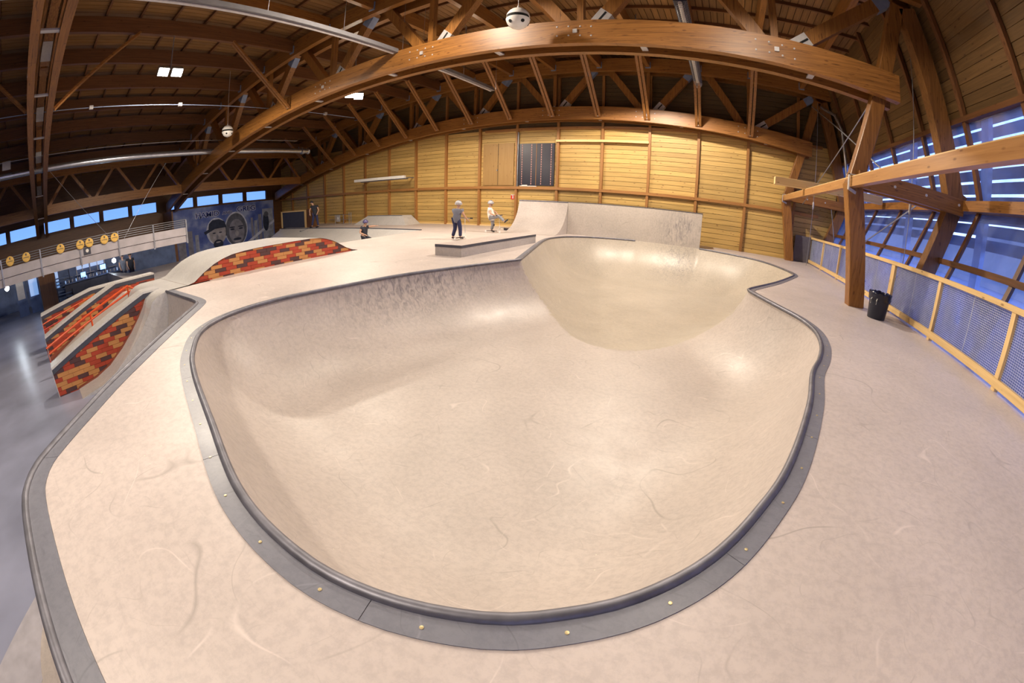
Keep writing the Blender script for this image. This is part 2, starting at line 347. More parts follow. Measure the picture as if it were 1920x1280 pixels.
# ceiling: dark lining above, boards, rafters and purlins as its parts
m = MB(); xs = [WL-.3+i*1.0 for i in range(37)] + [5.1]
for a, b in zip(xs, xs[1:]):
    m.quadbox([(a, -12, zr(a)+.06), (b, -12, zr(b)+.06), (b, YB+.2, zr(b)+.06), (a, YB+.2, zr(a)+.06), (a, -12, zr(a)+.12), (b, -12, zr(b)+.12), (b, YB+.2, zr(b)+.12), (a, YB+.2, zr(a)+.12)])
ceil = struct('ceiling', m, M['backing'])
bw = .22; rest = MB(); cand = []
nb = int((5.0-WL)/bw)
for k in range(nb):
    for y0, y1 in ((-11.9, -.03), (.0, 9.38), (9.42, 19.15)): cand.append((k, y0, y1))
def rank(c): x = 5.0-(c[0]+.5)*bw; return (x*x + ((c[1]+c[2])/2)**2) if c[1] >= 0 else 1e9+c[0]
cand.sort(key=rank)
for n, (k, y0, y1) in enumerate(cand):
    b = 5.0-k*bw; a = b-bw+.022
    P = [(a, y0, zr(a)), (b, y0, zr(b)), (b, y1, zr(b)), (a, y1, zr(a)), (a, y0, zr(a)+.03), (b, y0, zr(b)+.03), (b, y1, zr(b)+.03), (a, y1, zr(a)+.03)]
    if n < 296: MB().quadbox(P).obj('roof_board', M['roof'], ceil)
    else: rest.quadbox(P)
rest.obj('far_roof_boards', M['roof'], ceil, kind='stuff')
for i in range(-6, 17):
    y = i*1.17+.6; m = MB(); xx = [-31+j*2.0 for j in range(18)]+[4.8]
    for a, b in zip(xx, xx[1:]):
        m.quadbox([(a, y-.035, zr(a)-.11), (b, y-.035, zr(b)-.11), (b, y+.035, zr(b)-.11), (a, y+.035, zr(a)-.11), (a, y-.035, zr(a)), (b, y-.035, zr(b)), (b, y+.035, zr(b)), (a, y+.035, zr(a))])
    m.obj('rafter', M['darkX'], ceil)
PX = [1.26-2.197*k for k in range(14)] + [3.46]
for x in PX:
    for y0, y1 in ((-11.9, -.42), (.42, 8.98), (9.82, 18.28)):
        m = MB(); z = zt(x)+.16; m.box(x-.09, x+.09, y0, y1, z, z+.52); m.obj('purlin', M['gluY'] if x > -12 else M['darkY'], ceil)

# ---------------------------------------------------------------- timber frames
def sweep(f0, f1, xa, xb, y0, y1, n=26):
    m = MB(); xs = [xa+(xb-xa)*i/n for i in range(n+1)]; b = 0
    for x in xs:
        m.v += [(x, y0, f0(x)), (x, y1, f0(x)), (x, y1, f1(x)), (x, y0, f1(x))]
    for i in range(n):
        for k in range(4): m.f.append((4*i+k, 4*i+(k+1) % 4, 4*i+4+(k+1) % 4, 4*i+4+k)); m.mi.append(0)
    m.f.append((0, 1, 2, 3)); m.f.append(tuple(4*n+k for k in (3, 2, 1, 0))); m.mi += [0, 0]
    return m
where = ['directly above the camera at the left edge of the photo', 'in the middle of the hall over the bowl', 'just in front of the boarded back wall']
NODES = [1.26-4.394*k for k in range(7)]
screwm = MB().lathe([(.022, 0), (.022, .02), (.012, .024)], n=8, axis=1).mesh('bolt_head', M['plate'])
for fi, yc in enumerate(FR):
    T = thing('roof_truss', 'arched double-beam timber roof truss ' + where[fi], 'roof truss', (-8, yc, zb(-8)))
    for s in (-1, 1):
        y0 = yc + s*.31 - .1
        sweep(zb, lambda x: zb(x)+.6, -30.9, 3.95, y0, y0+.2).obj('lower_chord', M['gluX'], T, smooth=True)
        sweep(zt, lambda x: zt(x)+.6, -31.0, 4.9, y0, y0+.2).obj('upper_chord', M['gluX'], T, smooth=True)
    def web(p, q, w=.26, d=.24, name='diagonal', mt='gluZ'):
        MB().bar((p[0], yc, p[1]), (q[0], yc, q[1]), d, w, (0, 0, 1)).obj(name, M[mt], T)
    for i, x in enumerate(NODES):
        lo = (x, zb(x)+.42); hi = (x, zt(x)+.4)
        MB().bar((x-.05, yc, lo[1]), (x-.05, yc, hi[1]), .18, .16, (1, 0, 0)).obj('vertical', M['gluZ'], T)
        MB().box(x-.09, x-.01, yc-.12, yc+.12, zb(x)+.5, zb(x)+.72).obj('steel_shoe', M['plate'], T)
        for s in (-1, 1):
            xm = x + s*2.197; up_ = (xm-s*.25, zt(xm)+.25); lo_ = (x+s*.22, zb(x)+.45)
            if xm > 3: up_ = (4.1, zt(4.1)+.05)
            web(lo_, up_, .32 if s > 0 else .30)
            if s > 0:
                d = Vector((up_[0]-lo_[0], 0, up_[1]-lo_[1])).normalized(); p = Vector((lo_[0], yc, lo_[1]))+d*.12
                m = MB(); m.bar(p, p+d*.48, .26, .34); ep = m.obj('steel_end_plate', M['plate'], T)
                for yy in (-.133, .133): MB().bar(p+d*.18+Vector((0, yy, 0)), p+d*.46+Vector((0, yy, 0)), .006, .05).obj('plate_slot', M['blackslot'], ep)
                q = Vector((up_[0], yc, up_[1]))-d*.12
                MB().bar(q-d*.42, q, .25, .33).obj('steel_end_plate', M['bluesteel'], T)
        if -16 < x:
            for s in (-1,) if fi else ():
                for k, (dx, dz) in enumerate([(-.5, .44), (-.22, .44), (.06, .43), (.32, .42), (-.5, .2), (-.22, .2), (.06, .19), (.32, .18)]):
                    o = link('bolt_head', screwm, T); o.rotation_euler = (math.pi, 0, 0); o.location = (x+dx+8, -.40, zb(x+dx)+dz-zb(-8))
            m = MB(); m.bar((x-.06, yc-.43, zb(x)+.26), (x-.06, yc-.43, zb(x)+.36), .03, .10, (1, 0, 0)); m.obj('small_plate', M['plate'], T)
    for x in PX[:13]:            # twin knee braces down from the purlins to the lower chord
        for s in (-1, 1):
            if fi == 2 and s > 0: continue
            if fi < 2 and not -14.5 < x < -13.5: continue
            m = MB()
            for dx in (-.075, .075): m.bar((x+dx, yc+s*.45, zb(x)+.12), (x+dx, yc+s*3.0, zt(x)+.2), .07, .11, (1, 0, 0))
            m.obj('knee_brace', M['gluY'], T)
            MB().lathe([(.03, 0), (.03, .22)], (x-.11, yc+s*.47, zb(x)+.14), 8, axis=0).obj('brace_bolt', M['plate'], T)
    for x in PX:
        for s in (-1, 1):
            MB().box(x-.12, x+.12, yc+s*.43-.02, yc+s*.43+.02, zt(x)+.12, zt(x)+.42).obj('purlin_hanger', M['bluesteel'], T)
    m = MB()
    for k in range(9): x = 2-3.7*k; m.box(x-.07, x+.07, yc-.2, yc+.2, zb(x)+.05, zb(x)+.09)
    m.obj('spacer_plates', M['plate'], T, kind='stuff')
    # leaning posts at the glazed side
    Cc = thing('leaning_post', 'kinked timber post of %s truss, standing on the deck' % ('the near', 'the middle', 'the far')[fi] + (' beside the black bin' if fi == 1 else ' by the back wall' if fi == 2 else ''), 'post', (3.44, yc, 0))
    def pl(a, b, w, d, nm):
        m = MB(); m.bar((a[0], yc, a[1]), (b[0], yc, b[1]), d, w, (0, 0, 1)); o = m.obj(nm, M['gluZ'], Cc)
        bv = o.modifiers.new('b', 'BEVEL'); bv.width = .02; bv.segments = 2
    pl((3.44, -.02), (3.0, 2.58), .38, .34, 'lower_post')
    pl((3.0, 2.5), (4.22, 6.95), .34, .32, 'upper_post')
    m = MB()
    m.bar((2.81, yc-.31, 2.42), (3.02, yc-.2, 2.36), .03, .06)
    m.box(2.80, 2.82, yc-.36, yc-.27, 2.40, 2.72); m.box(2.80, 3.05, yc-.36, yc-.27, 2.70, 2.72); m.obj('steel_strap', M['plate'], Cc)
    K2 = thing('side_frame', 'bent timber rib against the %s stretch of sloping glass wall' % ('near', 'middle', 'far')[fi], 'frame', (5.6, yc, 2.7))
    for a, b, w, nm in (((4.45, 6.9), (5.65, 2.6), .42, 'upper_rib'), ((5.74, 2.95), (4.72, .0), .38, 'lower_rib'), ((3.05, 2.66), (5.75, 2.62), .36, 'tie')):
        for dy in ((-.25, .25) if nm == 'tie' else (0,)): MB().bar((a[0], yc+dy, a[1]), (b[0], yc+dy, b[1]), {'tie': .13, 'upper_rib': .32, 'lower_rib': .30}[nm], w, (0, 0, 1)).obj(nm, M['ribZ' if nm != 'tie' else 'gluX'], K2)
    for dx in (.9, 1.7, 2.6, 2.75): MB().lathe([(.03, 0), (.03, .03)], (3+dx, yc-.335, 2.66), 8, axis=1).obj('bolt_head', M['plate'], K2)

# long lattice girder on the left
for y0, y1, wh in ((.42, 8.98, 'over the catwalk between the first two arches'), (-9, -.42, 'cut by the left edge of the photo'), (9.82, 18.28, 'above the painted mural')):
    G = thing('lattice_girder', 'timber lattice girder with zigzag struts ' + wh, 'girder', (-27.1, y0, 3.1))
    MB().box(-27.2, -27.0, y0, y1, 3.08, 3.60).obj('bottom_chord', M['gluY'], G)
    MB().box(-27.2, -27.0, y0, y1, 5.0, 5.42).obj('top_chord', M['gluY'], G)
    n = 3; L = (y1-y0)/n
    for k in range(n):
        for s in (-1, 1):
            ym = y0+(k+.5)*L; MB().bar((-27.1, ym+s*L*.45, 3.55), (-27.1, ym+s*.12, 5.05), .16, .18, (1, 0, 0)).obj('strut', M['gluZ'], G)

# ---------------------------------------------------------------- back wall
m = MB(); m.box(WL-.2, 6.4, YB+.03, YB+.25, FL, 8.6); wb = struct('wall_back', m, M['backing'])
SX = [-.935+2.197*i for i in range(-13, 3)]
rows = .213; cand = []
edges = [WL]+SX+[5.4]
for a, b in zip(edges, edges[1:]):
    for k in range(int(8.3/rows)):
        z = -.02+k*rows; cand.append((a, b, z))
cand.sort(key=lambda c: ((c[0]+c[1])/2)**2+20**2 + (1e6 if c[2] > 5.0 else 0))
rest = MB()
for n, (a, b, z) in enumerate(cand):
    shadeb = z > 5.05  # planks above the upper rail get the painted-in shade
    zz = z+rows-.014; jit = random.uniform(-.006, .006)
    if zz > zr((a+b)/2): continue
    if n < 296: MB().box(a, b, YB-.012+jit, YB+.03, z, zz).obj('plank', M['wallshade' if shadeb else 'wall'], wb)
    else: rest.box(a, b, YB-.012+jit, YB+.03, z, zz, 1 if shadeb else 0)
rest.obj('distant_planks', [M['wall'], M['wallshade']], wb, kind='stuff')
for i, x in enumerate(SX): MB().box(x-.06, x+.06, YB-.16, YB-.012, -.02, min(8, zr(x))).obj('stud', M['stud'], wb)
MB().box(WL, 4.6, YB-.20, YB-.012, 1.97, 2.10).obj('wall_rail', M['railx'], wb)
MB().box(-11.6, 4.6, YB-.14, YB-.012, 4.98, 5.10).obj('upper_wall_rail', M['railx'], wb)
MB().box(WL, -8.5, YB-.10, YB-.012, -.03, .07).obj('skirting', M['paleX'], wb)
o = MB().box(-7.6, -3.15, YB-.24, YB-.16, 4.33, 4.44).obj('yellow_beam', M['paleX']); o['label'] = 'yellow pine batten fixed high across two bays of back wall'; o['category'] = 'batten'
# hatch doors high on the wall
D1 = MB().box(-11.72, -9.92, YB-.07, YB-.012, 2.16, 4.36).obj('door_1', M['door'], kind='structure')
MB().box(-10.83, -10.81, YB-.078, YB-.07, 2.16, 4.36).obj('door_joint', M['blackslot'], D1)
MB().lathe([(.03, 0), (.03, .04)], (-10.86, YB-.12, 2.95), 8, axis=1).obj('door_handle', M['metal'], D1)
D2 = MB().box(-9.62, -7.72, YB-.07, YB-.012, 2.16, 4.30).obj('door_2', plain('near_black_glazing', (.008, .007, .022, 1), .35), kind='structure')
m = MB()
for x in (-9.45, -8.93, -8.40, -7.88):
    for k in range(17): m.box(x-.018, x+.018, YB-.082, YB-.07, 2.22+k*.122, 2.30+k*.122)
m.obj('row_of_pale_dots', plain('pinkish_dots', (.5, .25, .22, 1), .5), D2, kind='stuff')
MB().box(-8.68, -8.66, YB-.085, YB-.07, 2.16, 4.3).obj('door_joint', M['stud'], D2)
MB().box(-9.7, -9.64, YB-.16, YB-.0, 2.1, 4.9).obj('conduit', M['metal'], D2)
T = thing('shelf_clutter', 'white cloth strip lying on wall rail under dark hatch', 'cloth', (-9, YB-.12, 2.1))
MB().bar((-9.5, YB-.12, 2.13), (-8.6, YB-.12, 2.125), .08, .03).bar((-9.4, YB-.14, 2.16), (-9.1, YB-.14, 2.17), .06, .04).obj('cloth_strip', M['whitep'], T)
SG = thing('fire_sign', 'small red and white fire extinguisher sign on back wall', 'sign', (-9.93, YB-.03, 1.56))
MB().box(-10.05, -9.81, YB-.03, YB-.015, 1.44, 1.68).obj('sign_board', M['red'], SG)
m = MB().box(-9.96, -9.90, YB-.036, YB-.03, 1.48, 1.62); m.box(-9.94, -9.92, YB-.036, YB-.03, 1.62, 1.65); m.box(-9.99, -9.93, YB-.036, YB-.03, 1.64, 1.655)
m.obj('extinguisher_symbol', M['whitep'], SG)
MB().box(-10.05, -9.81, YB-.036, YB-.03, 1.655, 1.68).obj('sign_band', M['whitep'], SG)
RL = thing('rolled_screen', 'long white projection screen case across far left of back wall', 'screen case', (-18.9, 18.1, 2.75))
MB().box(-20.6, -16.3, 18.05, 18.2, 2.68, 2.84).obj('case', M['whitep'], RL)
MB().box(-20.0, -16.1, 18.07, 18.18, 2.62, 2.66).obj('bottom_bar', M['charcoal'], RL)
for x in (-20.3, -16.6): MB().box(x-.04, x+.04, 18.1, YB, 2.72, 2.78).obj('bracket', M['metal'], RL)

# ---------------------------------------------------------------- left wall
m = MB(); m.box(WL-.25, WL, -12, YB+.2, FL, 2.22); m.box(WL-.25, WL, -12, YB+.2, 2.98, 6.2)
wlf = struct('wall_left', m, M['darkY'])
for k in range(7): MB().box(WL, WL+.03, -12, YB, FL+.25*k+.02, FL+.25*k+.24).obj('wall_board', M['darkY'], wlf)
wid = 1
WY = [(-8.7+2.13*k, -8.7+2.13*k+1.92) for k in range(4)] + [(.12+2.13*k, .12+2.13*k+1.92) for k in range(4)] + [(9.45+2.13*k, 9.45+2.13*k+1.9) for k in range(4)]
prev = -12
for a, b in WY:
    MB().box(WL-.25, WL, prev, a, 2.22, 2.98).obj('pier', M['darkZ'], wlf); prev = b
    w = MB(); w.box(WL-.14, WL-.04, a, a+.05, 2.22, 2.98); w.box(WL-.14, WL-.04, b-.05, b, 2.22, 2.98); w.box(WL-.14, WL-.04, a, b, 2.22, 2.27); w.box(WL-.14, WL-.04, a, b, 2.93, 2.98)
    wo = w.obj('window_%d' % wid, M['darkY'], kind='structure'); wid += 1
    MB().box(WL-.10, WL-.09, a+.05, b-.05, 2.27, 2.93).obj('pane', M['glassL'], wo)
MB().box(WL-.25, WL, prev, YB, 2.22, 2.98).obj('pier', M['darkZ'], wlf)
# front wall far behind the camera and the far side walls close the hall
m = MB(); m.box(WL-.2, 6.4, -12.2, -12, FL, 8.6); struct('wall_front', m, M['darkX'])

# ---------------------------------------------------------------- right wall: boards above, glass below
m = MB(); m.box(6.1, 6.4, -12, YB+.2, 2.45, 2.7); wr_ = struct('wall_right', m, M['darkY'])
MY = [6.55+2.2*k for k in range(-8, 7)]
r_ = .222; k = 0
seg = [-12]+[y for y in MY if -12 < y < YB]+[YB]
for a, b in zip(seg, seg[1:]):
    z = 4.46
    while z < 7.8:
        z1 = z+r_-.012; j = random.uniform(-.006, .006)
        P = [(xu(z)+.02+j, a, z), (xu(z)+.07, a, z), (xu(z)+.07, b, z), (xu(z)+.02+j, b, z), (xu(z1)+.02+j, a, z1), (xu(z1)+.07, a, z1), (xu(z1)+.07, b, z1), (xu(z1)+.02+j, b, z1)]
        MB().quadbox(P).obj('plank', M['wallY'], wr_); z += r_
MB().quadbox([(xu(4.4)+.08, -12, 4.4), (xu(4.4)+.14, -12, 4.4), (xu(4.4)+.14, YB, 4.4), (xu(4.4)+.08, YB, 4.4), (xu(8.2)+.08, -12, 8.2), (xu(8.2)+.14, -12, 8.2), (xu(8.2)+.14, YB, 8.2), (xu(8.2)+.08, YB, 8.2)]).obj('wall_lining', M['backing'], wr_)
for y in MY:
    if y < -3: continue
    MB().bar((xu(7.9)-.06, y, 7.9), (xu(2.7)-.06, y, 2.7), .10, .14, (0, 1, 0)).obj('mullion', M['darkZ'], wr_)
    MB().bar((xl(2.6)-.05, y-.1, 2.6), (xl(-1.5)-.05, y-.1, -1.5), .07, .12, (0, 1, 0)).obj('mullion', M['darkZ'], wr_)
    MB().bar((xu(4.4)-.02, y+.1, 4.4), (xu(2.7)-.02, y+.1, 2.7), .05, .05, (0, 1, 0)).obj('glazing_bead', M['paleZ'], wr_)
def longbar(z, fx, w, h, nm, mt): MB().bar((fx(z)-.06, -12, z), (fx(z)-.06, YB, z), w, h).obj(nm, M[mt], wr_)
longbar(4.42, xu, .14, .12, 'transom', 'darkY'); longbar(1.40, xl, .14, .12, 'transom', 'darkY'); longbar(-.02, xl, .14, .12, 'transom', 'darkY')
MB().box(5.72, 6.12, -12, YB, 2.56, 2.78).obj('knee_beam', M['gluY'], wr_)
seg = [-12]+[y for y in MY if -3 <= y < YB]+[YB]
for a, b in zip(seg, seg[1:]):
    for z0, z1, fx in ((2.72, 4.40, xu), (1.42, 2.55, xl), (0, 1.38, xl), (-1.53, -.02, xl)):
        m = MB(); m.v = [(fx(z0), a, z0), (fx(z0), b, z0), (fx(z1), b, z1), (fx(z1), a, z1)]; m.f = [(0, 1, 2, 3)]; m.mi = [0]
        m.v += [(x+.012, y, z) for x, y, z in m.v]; m.f += [(7, 6, 5, 4), (0, 4, 5, 1), (2, 6, 7, 3), (1, 5, 6, 2), (3, 7, 4, 0)]; m.mi += [0]*5
        m.obj('window_pane', M['glass'], wr_)
LV = thing('sun_louvers', 'dark slatted sun screen outside the sloping windows', 'louvers', (6.9, 8, 3))
for a, b in ((-8.9, -4.5), (-4.5, 0), (0, 4.6), (4.6, 6.95), (6.95, 9.4), (9.4, 13.8), (13.8, 18.7)):
    for k in range(10):
        z = 2.02+k*.32
        if z > 5: continue
        MB().bar((6.72, a, z), (6.72, b, z+.0), .05, .245, (0.1, 0, 1)).obj('slat', M['louver'], LV)
for y in (-4.5, 0, 4.6, 6.95, 9.4, 13.8, 18.7): MB().box(6.50, 6.64, y-.16, y+.16, -2.1, 5.1).obj('upright', M['bluesteel'], LV)

# ---------------------------------------------------------------- skate deck and bowl

def catmull(P, step=.1):
    out = []
    P = [Vector((p[0], p[1])) for p in P]; Q = [P[0]*2-P[1]]+P+[P[-1]*2-P[-2]]
    for i in range(1, len(Q)-2):
        a, b, c, d = Q[i-1:i+3]; n = max(1, int((c-b).length/step))
        for k in range(n):
            t = k/n; out.append(.5*((2*b)+(c-a)*t+(2*a-5*b+4*c-d)*t*t+(3*b-a-3*c+d)*t**3))
    out.append(P[-1]); return [(p.x, p.y) for p in out]
NEAR = [(.87, 8.78), (.93, 8.5), (1.27, 7.65), (1.60, 6.9), (1.73, 6.2), (1.67, 5.5), (1.50, 4.85), (1.28, 4.25), (1.08, 3.41), (.76, 2.38), (.52, 1.83), (.29, 1.41), (.03, 1.1), (-.22, .90), (-.47, .75), (-.88, .61), (-1.31, .56), (-1.93, .62), (-2.83, .87), (-3.9, 1.16), (-4.56, 1.40), (-5.3, 1.82), (-5.7, 2.42), (-5.78, 3.31), (-5.54, 4.46), (-5.24, 5.79), (-4.79, 7.11), (-4.27, 8.69)]
BACK1 = [(-4.27, 8.69), (-5.0, 11.07), (-5.75, 13.6), (-5.92, 14.85), (-5.68, 15.85), (-4.9, 16.65), (-3.8, 17.12), (-3.2, 17.24)]
BACKW = [(-3.2, 17.24), (-.52, 17.24)]
BACK2 = [(-.52, 17.24), (.55, 16.8), (1.55, 16.25), (2.15, 15.4), (2.58, 14.1), (2.66, 13.2), (2.33, 12.2), (1.71, 10.65), (.95, 9.05), (.87, 8.78)]
near = catmull(NEAR, .09); b1 = catmull(BACK1, .12); bwl = [(-3.2+.134*k, 17.24) for k in range(21)]; b2 = catmull(BACK2, .12)
LIP = near[:-1]+b1[:-1]+bwl[:-1]+b2[:-1]
polyA = near[:-1]+[(-4.27, 8.69), (-3.75, 10.6), (-3.2, 12.2), (-.4, 12.2), (.2, 10.7)]
polyB = b1[:-1]+bwl[:-1]+b2[:-1]+catmull([(.87, 8.78), (.5, 7.75), (.0, 6.95), (-.75, 6.3), (-1.6, 6.05), (-2.6, 6.3), (-3.4, 7.0), (-3.95, 7.8), (-4.27, 8.69)], .12)[:-1]
def sdist(P, poly):
    """distance to the outline, positive inside"""
    A = np.array(poly); B = np.roll(A, -1, 0); d = B-A; L2 = (d**2).sum(1); out = np.empty(len(P)); ins = np.zeros(len(P), bool)
    for i0 in range(0, len(P), 4000):
        p = P[i0:i0+4000, None, :]; t = np.clip(((p-A)*d).sum(2)/L2, 0, 1); q = p-(A+t[..., None]*d)
        out[i0:i0+4000] = np.sqrt((q**2).sum(2).min(1))
        x = p[..., 0]; y = p[..., 1]; c = ((A[:, 1] > y) != (B[:, 1] > y)) & (x < (B[:, 0]-A[:, 0])*(y-A[:, 1])/(B[:, 1]-A[:, 1]+1e-12)+A[:, 0])
        ins[i0:i0+4000] = c.sum(1) % 2 == 1
    return np.where(ins, out, -out)
def prof(t, d, R):
    L = math.sqrt(R*R-(R-d)**2); s = np.clip(L-t, 0, L); return -(d-(R-np.sqrt(R*R-s*s)))
def zbowl(P):
    z1 = prof(np.maximum(sdist(P, polyA), 0), 1.15, 1.5); z2 = prof(np.maximum(sdist(P, polyB), 0), 1.43, 2.1)
    h = np.clip(.5+.5*(z2-z1)/.03, 0, 1); return z2*(1-h)+z1*h-.03*h*(1-h)
def cdt(loops, extra, keep):
    vs = []; es = []
    for lp in loops:
        b = len(vs); vs += [Vector(p) for p in lp]; es += [(b+i, b+(i+1) % len(lp)) for i in range(len(lp))]
    vs += [Vector(p) for p in extra]
    V, E, Fc, *_ = delaunay_2d_cdt(vs, es, [], 0, 1e-5)
    V = np.array([(v.x, v.y) for v in V]); Fc = np.array([f for f in Fc if len(f) == 3])
    cen = V[Fc].mean(1); return V, Fc[keep(cen)]
def meshobj(name, V, F, mats, parent=None, smooth=True, **kw):
    base = parent.location if parent else (0, 0, 0)
    me = bpy.data.meshes.new(name); me.from_pydata([(x-base[0], y-base[1], z-base[2]) for x, y, z in V.tolist()], [], F if isinstance(F, list) else F.tolist()); me.materials.append(mats)
    bm = bmesh.new(); bm.from_mesh(me); bmesh.ops.recalc_face_normals(bm, faces=bm.faces)
    if sum(f.normal.z for f in bm.faces) < 0: bmesh.ops.reverse_faces(bm, faces=bm.faces)
    bm.to_mesh(me); bm.free()
    if smooth: me.polygons.foreach_set('use_smooth', [True]*len(me.polygons))
    return link(name, me, parent, **kw)
lip = np.array(LIP); nx = np.roll(lip, -1, 0)-np.roll(lip, 1, 0); nx /= np.linalg.norm(nx, axis=1)[:, None]
area = .5*np.sum(lip[:, 0]*np.roll(lip[:, 1], -1)-np.roll(lip[:, 0], -1)*lip[:, 1])
inn = np.stack([-nx[:, 1], nx[:, 0]], 1)*(1 if area > 0 else -1)
ring = []
for t in (.012, .035, .07, .115, .17, .24, .32, .41, .51, .62, .74, .87, 1.0, 1.14):
    q = lip+inn*t; dd = sdist(q, LIP); ring.append(q[dd > t*.93])
ring = np.concatenate(ring)
gx, gy = np.meshgrid(np.arange(-6, 2.8, .1), np.arange(.6, 17.3, .1)); G = np.stack([gx.ravel()+.013, gy.ravel()+.007], 1)
G = G[sdist(G, LIP) > .04]
mind = np.empty(len(G))
for i0 in range(0, len(G), 1000): mind[i0:i0+1000] = ((G[i0:i0+1000, None]-ring[None])**2).sum(2).min(1)
G = G[mind > .065**2]
V2, F2 = cdt([LIP], np.concatenate([ring, G]).tolist(), lambda c: sdist(c, LIP) > 0)
Z = zbowl(V2); Z[np.abs(sdist(V2, LIP)) < 2e-3] = 0
BOWL = thing('skate_bowl', 'large kidney shaped skate bowl sunk in the pale deck', 'skate bowl', (-1.8, 5, -1.15))
za = prof(np.maximum(sdist(V2, polyA), 0), 1.15, 1.5); zc = prof(np.maximum(sdist(V2, polyB), 0), 1.43, 2.1)
deep = (zc < za)[F2].sum(1) >= 2
for msk, nm, mt in ((~deep, 'shallow_end_surface', 'bowl'), (deep, 'deep_end_surface', 'bowl2')):
    f_ = F2[msk]; u_, inv = np.unique(f_, return_inverse=True); meshobj(nm, np.column_stack([V2, Z])[u_], inv.reshape(f_.shape), M[mt], BOWL)
open_lip = b2[:-1]+near[:-1]+b1     # coping runs everywhere except under the wall extension
m = MB(); m.tube([(x, y, .003) for x, y in open_lip], .03, 12); m.obj('coping', M['steel'], BOWL, smooth=True)
def offs(path, t0, t1):
    P = np.array(path); d = np.gradient(P, axis=0); d /= np.linalg.norm(d, axis=1)[:, None]; n = np.stack([-d[:, 1], d[:, 0]], 1)
    return P+n*t0, P+n*t1
def plates(path, t0, t1, parent, seglen=1.45, side=1, z=.001, th=.006, mt='band'):
    a, b = offs(path, side*t0, side*t1); L = 0; st = 0
    for i in range(1, len(path)):
        L += math.dist(path[i], path[i-1])
        if L > seglen or i == len(path)-1:
            m = MB(); k = i-st+1; g = .004
            A = a[st:i+1].copy(); B = b[st:i+1].copy(); u = (A[-1]-A[-2]); u /= np.linalg.norm(u)+1e-9; A[-1] -= u*g; B[-1] -= u*g
            for p in A: m.v.append((p[0], p[1], z+th))
            for p in B: m.v.append((p[0], p[1], z+th))
            for p in A: m.v.append((p[0], p[1], z))
            for p in B: m.v.append((p[0], p[1], z))
            for j in range(k-1):
                m.f += [(j, j+1, k+j+1, k+j), (2*k+j, 2*k+j+1, j+1, j), (k+j, k+j+1, 3*k+j+1, 3*k+j)]; m.mi += [0]*3
            m.f += [(0, k, 3*k, 2*k), (k-1, 3*k-1, 4*k-1, 2*k-1)]; m.mi += [0, 0]
            m.obj('edge_plate', M[mt], parent); L = 0; st = i
turn = 1 if area < 0 else -1
plates(open_lip, .028, .135, BOWL, side=turn)
sm = MB().lathe([(.009, 0), (.009, .003), (.004, .0035)], n=8).mesh('screw', plain('brass_screw', (.75, .62, .35, 1), .35, .6))
sa, _ = offs(open_lip, turn*.085, 0); L = 9
for i in range(1, len(sa)):
    L += math.dist(sa[i], sa[i-1])
    if L > .42 and sa[i][1] < 7: o = link('screw', sm, BOWL); o.location = (sa[i][0]+1.8, sa[i][1]-5, .007+1.15); L = 0

OUT = [(4.85, -4), (4.85, 19.15), (-25.4, 19.15), (-25.2, 15.3), (-18, 15.25), (-12.4, 14.9), (-12.0, 13), (-11.85, 11.5), (-11.8, 10), (-11.8, 8.3), (-9.4, 8.3), (-9.4, 2.5), (-7.55, 2.5)]
crn = catmull([(-7.55, 2.5), (-7.2, 2.46), (-6.95, 2.33), (-6.5, 1.98), (-5.8, 1.42), (-5.1, .86), (-4.5, .36), (-4.05, .0), (-3.65, -.34), (-3.42, -.52), (-3.18, -.62), (-2.9, -.66), (-2.2, -.66)], .09)
edge = [(-9.3, 2.5), (-8.8, 2.5), (-8.3, 2.5), (-7.8, 2.5)]+crn+[(-1.5, -.66), (-.6, -.66), (.3, -.66), (1.2, -.66)]
OUTP = OUT[:-1]+edge[3:]+[(1.2, -4)]
V, F = cdt([OUTP, LIP], [], lambda c: (sdist(c, OUTP) > 0) & (sdist(c, LIP) < 0))
DECK = thing('skate_deck', 'pale raised skate deck surrounding the bowl up to the fence and back wall', 'deck', (3, 4, 0))
meshobj('deck_surface', np.column_stack([V, np.zeros(len(V))]), F, M['deck'], DECK, smooth=False)
m = MB(); m.tube([(x, y, .004) for x, y in edge], .03, 12); m.obj('coping', M['steel'], DECK, smooth=True)
plates(edge, .028, .17, DECK, side=1, seglen=2.2)
# side skirts of the deck and curved drop outside the coping
m = MB()
for q in ((4.80, 4.85, -4, 19.15), (1.2, 1.25, -4, -.66), (-25.45, -25.4, 15.3, 19.15)): MB().box(*q, FL, -.001).obj('skirt', M['deck'], DECK)
pth = [(-9.25, 2.5), (-8.9, 2.5), (-8.5, 2.5), (-8.1, 2.5), (-7.75, 2.5)]+crn+[(-1.5, -.66), (-.6, -.66), (.3, -.66), (1.2, -.66)]
P = np.array(pth); d = np.gradient(P, axis=0); d /= np.linalg.norm(d, axis=1)[:, None]; nn = np.stack([d[:, 1], -d[:, 0]], 1)
K = 14; rows_ = []
for k in range(K+1):
    a = math.pi/2*k/K; t = 1.0*(1-math.cos(a)); z = -1.515*math.sin(a); rows_.append(np.column_stack([P+nn*t, np.full(len(P), z)]))
Vq = np.concatenate(rows_); n = len(P)
